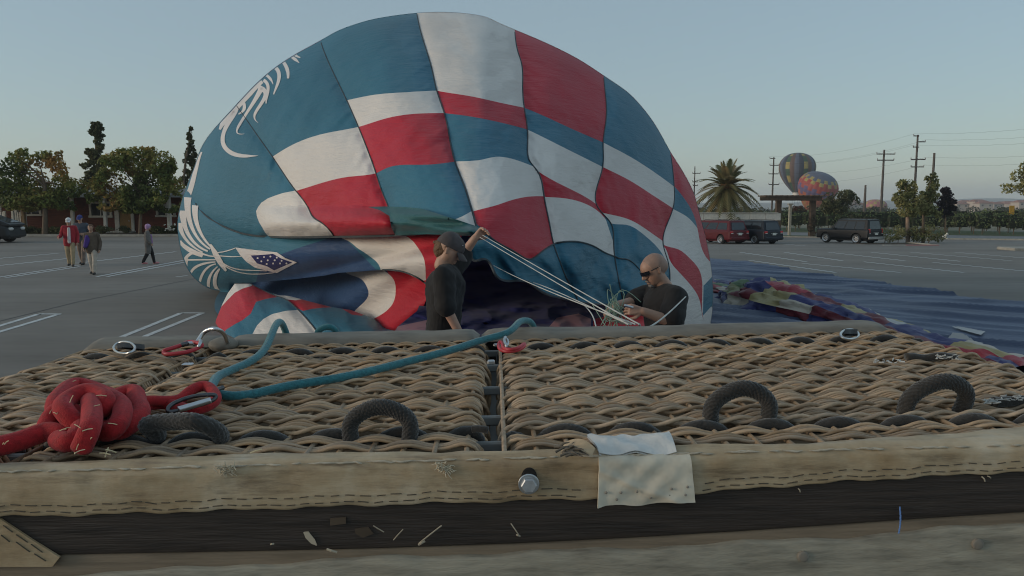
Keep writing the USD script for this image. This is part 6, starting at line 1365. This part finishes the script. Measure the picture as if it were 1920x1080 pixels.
put('basket', box(c + [0, 0, -8.0], (1.9, 1.5, 1.3), bev=.1), M_greyhide, t); put('basket_wires', cat([tube(np.stack([c + [x * 1.4, y * 1.2, -3.2], c + [x * .9, y * .7, -7.4]]), .03, 4) for x in (-1, 1) for y in (-1, 1)]), M_wire, t)
def c2(g_, r_):
    z = r_ + (1 if g_ % 2 else 0)
    for lim, n in ((4, 'slate'), (5, 'yellow'), (7, 'redo'), (9, 'purple'), (12, 'orange'), (13, 'gold'), (99, 'orange')):
        if z < lim: return FB[n]
t, c, k = far_balloon('hot_air_balloon', 'distant tilted balloon with zigzag bands of blue, yellow, red and purple', 1517, 321, 393, 70, 350, c2, N=26, rows=14, roll=.20, tilt=.35)
def c3(g_, r_): return FB['pink'] if (g_ + r_) % 3 else FB['yellow']
t, c, k = far_balloon('hot_air_balloon', 'lowest distant balloon, only its pink and yellow top above the scrub', 1640, 374, 408, 40, 460, c3, N=20, rows=8)

# ------------------------------------------------------------------ blue ground sheet and the second, collapsed envelope on it
def poly_sheet(poly_xy, hfun, step, name, m_, **kw):
    pgn = sg.Polygon(poly_xy); import shapely
    x0, y0, x1, y1 = pgn.bounds; xs, ys = np.arange(x0, x1 + step, step), np.arange(y0, y1 + step, step); X_, Y_ = np.meshgrid(xs, ys, indexing='ij'); ins = shapely.contains_xy(pgn, X_, Y_)
    v = np.stack([X_, Y_, gz(X_, Y_) + hfun(X_, Y_)], -1); F = grid_faces(len(xs), len(ys)); k = ins.ravel()[F].all(1); F = F[k]; u, inv = np.unique(F, return_inverse=True)
    return put(name, (v.reshape(-1, 3)[u], inv.reshape(-1, 3)), m_, smooth=True, **kw)
F_TARP = usdkit.material(stage, '/World/Looks/blue_sheet', {'geo': ('geometry', {}), 'mp': ('mapping', {'scale': (1.0, 1.6, 1.0), 'rotation': (0, 0, .55)}), 'n': ('noise_texture', {'scale': 2.2, 'detail': 6, 'roughness': .65, 'distortion': .6}), 'n2': ('noise_texture', {'scale': .4, 'detail': 4}),
    'r': ('rgb_ramp', {'ramp': [(.3, (.032, .048, .095)), (.55, (.046, .068, .125)), (.75, (.068, .096, .158))]}), 'b': ('bump', {'strength': .5, 'distance': .04}), 'p': ('principled_bsdf', {'roughness': .5, 'specular_ior_level': .35})},
    [('geo.position', 'mp.vector'), ('mp.vector', 'n.vector'), ('geo.position', 'n2.vector'), ('n2.fac', 'r.fac'), ('r.color', 'p.base_color'), ('n.fac', 'b.height'), ('b.normal', 'p.normal')], surface='p.BSDF')
def tarp_h(X_, Y_):
    u = X_ * .83 - Y_ * .55; w = X_ * .55 + Y_ * .83; r1 = 1 - np.abs(2 * meshkit.fbm(np.stack([u * .22, w * 1.25, 0 * u], -1), 2, 17) - 1); r2 = 1 - np.abs(2 * meshkit.fbm(np.stack([u * .55 + 5, w * 1.5, 0 * u], -1), 2, 23) - 1)
    return .02 + .10 * np.clip(r1 - .66, 0, 1) * 2.2 + .07 * np.clip(r2 - .66, 0, 1) * 2 * meshkit.noise(np.stack([u * .5, w * .5, 0 * u + 9], -1)) + .03 * meshkit.noise(np.stack([u * .3, w * .3, 0 * u], -1))
edge_px = [(1250, 484), (1340, 489), (1420, 499), (1500, 511), (1600, 526), (1700, 541), (1800, 558), (1925, 578), (2150, 610)]
tp_ = [G(x, y)[:2] for x, y in edge_px] + [G(2150, 900)[:2], (3.2, 3.6), (1.6, 4.2), (2.2, 9.0), (3.5, 14)]
poly_sheet(tp_, tarp_h, .07, 'ground_sheet', F_TARP, label='wide crumpled blue ground sheet spread on the asphalt right of the balloon', cat='tarpaulin')
env2 = thing('collapsed_envelope', 'bundle of red, yellow, green and white balloon fabric lying on the blue sheet', 'balloon envelope')
pth = np.array([G(x, y) for x, y in ((1300, 533), (1340, 541), (1385, 552), (1420, 566), (1455, 580), (1500, 592), (1560, 604), (1620, 622), (1690, 646), (1760, 670), (1840, 690), (1930, 730))]); q = spline(pth, 150); tt = np.gradient(q, axis=0); tt[:, 2] = 0; tt /= np.linalg.norm(tt, axis=1, keepdims=True); nn2 = np.c_[-tt[:, 1], tt[:, 0], 0 * tt[:, 0]]
sw_ = np.interp(np.linspace(0, 1, 150), [0, .25, .32, .42, .55, .7, .85, 1], [.5, .45, .70, .80, .62, .42, .42, .36]); hh_ = np.interp(np.linspace(0, 1, 150), [0, .25, .33, .45, .6, .75, 1], [.16, .16, .40, .46, .30, .20, .20]); K = 30; ph = np.linspace(0, math.pi, K); S_, Ph = np.meshgrid(np.arange(150), ph, indexing='ij')
nz = meshkit.fbm(np.stack([S_ * .22, Ph * 3.2, 0 * Ph], -1), 4, 51); nz2 = 1 - np.abs(2 * meshkit.fbm(np.stack([S_ * .10, Ph * 6, 0 * Ph + 4], -1), 3, 57) - 1)
rr_ = .72 + .55 * nz + .30 * (nz2 - .6); V = q[:, None] + nn2[:, None] * (np.cos(Ph) * sw_[:, None] * rr_)[..., None] + np.array([0, 0, 1]) * (np.sin(Ph) * hh_[:, None] * rr_ + .04)[..., None]
PAL = [fabric('bundle_' + n, c, tr=.05) for n, c in dict(red=(.30, .035, .05), cream=(.45, .40, .33), navy=(.03, .035, .13), yellow=(.31, .26, .12), olive=(.17, .17, .07), maroon=(.13, .02, .03), white=(.42, .41, .40), green=(.10, .16, .08)).items()]
rgb_ = np.random.default_rng(31); lab_ = rgb_.choice(len(PAL), (40, 7), p=[.22, .07, .32, .08, .07, .17, .04, .03])
for i in range(149 // 5 + 1):
    for j in range(7):
        i0, i1 = i * 5, min(i * 5 + 5, 149); j0, j1 = int(round(j * (K - 1) / 7)), int(round((j + 1) * (K - 1) / 7))
        if i1 <= i0: continue
        sub = V[i0:i1 + 1, j0:j1 + 1]; ci = lab_[i // 2 + (j % 3), j]; put('fabric_patch', (sub.reshape(-1, 3), grid_faces(*sub.shape[:2])), PAL[ci], env2, smooth=True)
for poly, m_, lab in (([(1780, 626), (1838, 640), (1848, 634), (1800, 627)], 'white', 'white strip lying on the blue sheet'), ([(1735, 655), (1790, 640), (1845, 652), (1800, 668), (1760, 672)], 'white', 'white and red cloth patch at the end of the fabric bundle')):
    g_ = np.array([G(*p_)[:2] for p_ in poly]); poly_sheet(g_, lambda X_, Y_: tarp_h(X_, Y_) + .03, .018, 'cloth_scrap', PAL[6 if m_ == 'white' else 1], label=lab, cat='cloth')
# ------------------------------------------------------------------ the thin morning haze
hz_m = usdkit.material(stage, '/World/Looks/haze', {'v': ('principled_volume', {'color': (.80, .84, .88), 'density': 0.00034, 'anisotropy': .2})}, [], volume='v.volume')
put('haze', box((0, 0, 4.0), (6900, 6900, 136)), hz_m, kind='stuff', label='thin pale morning haze over the car park and valley', cat='haze')
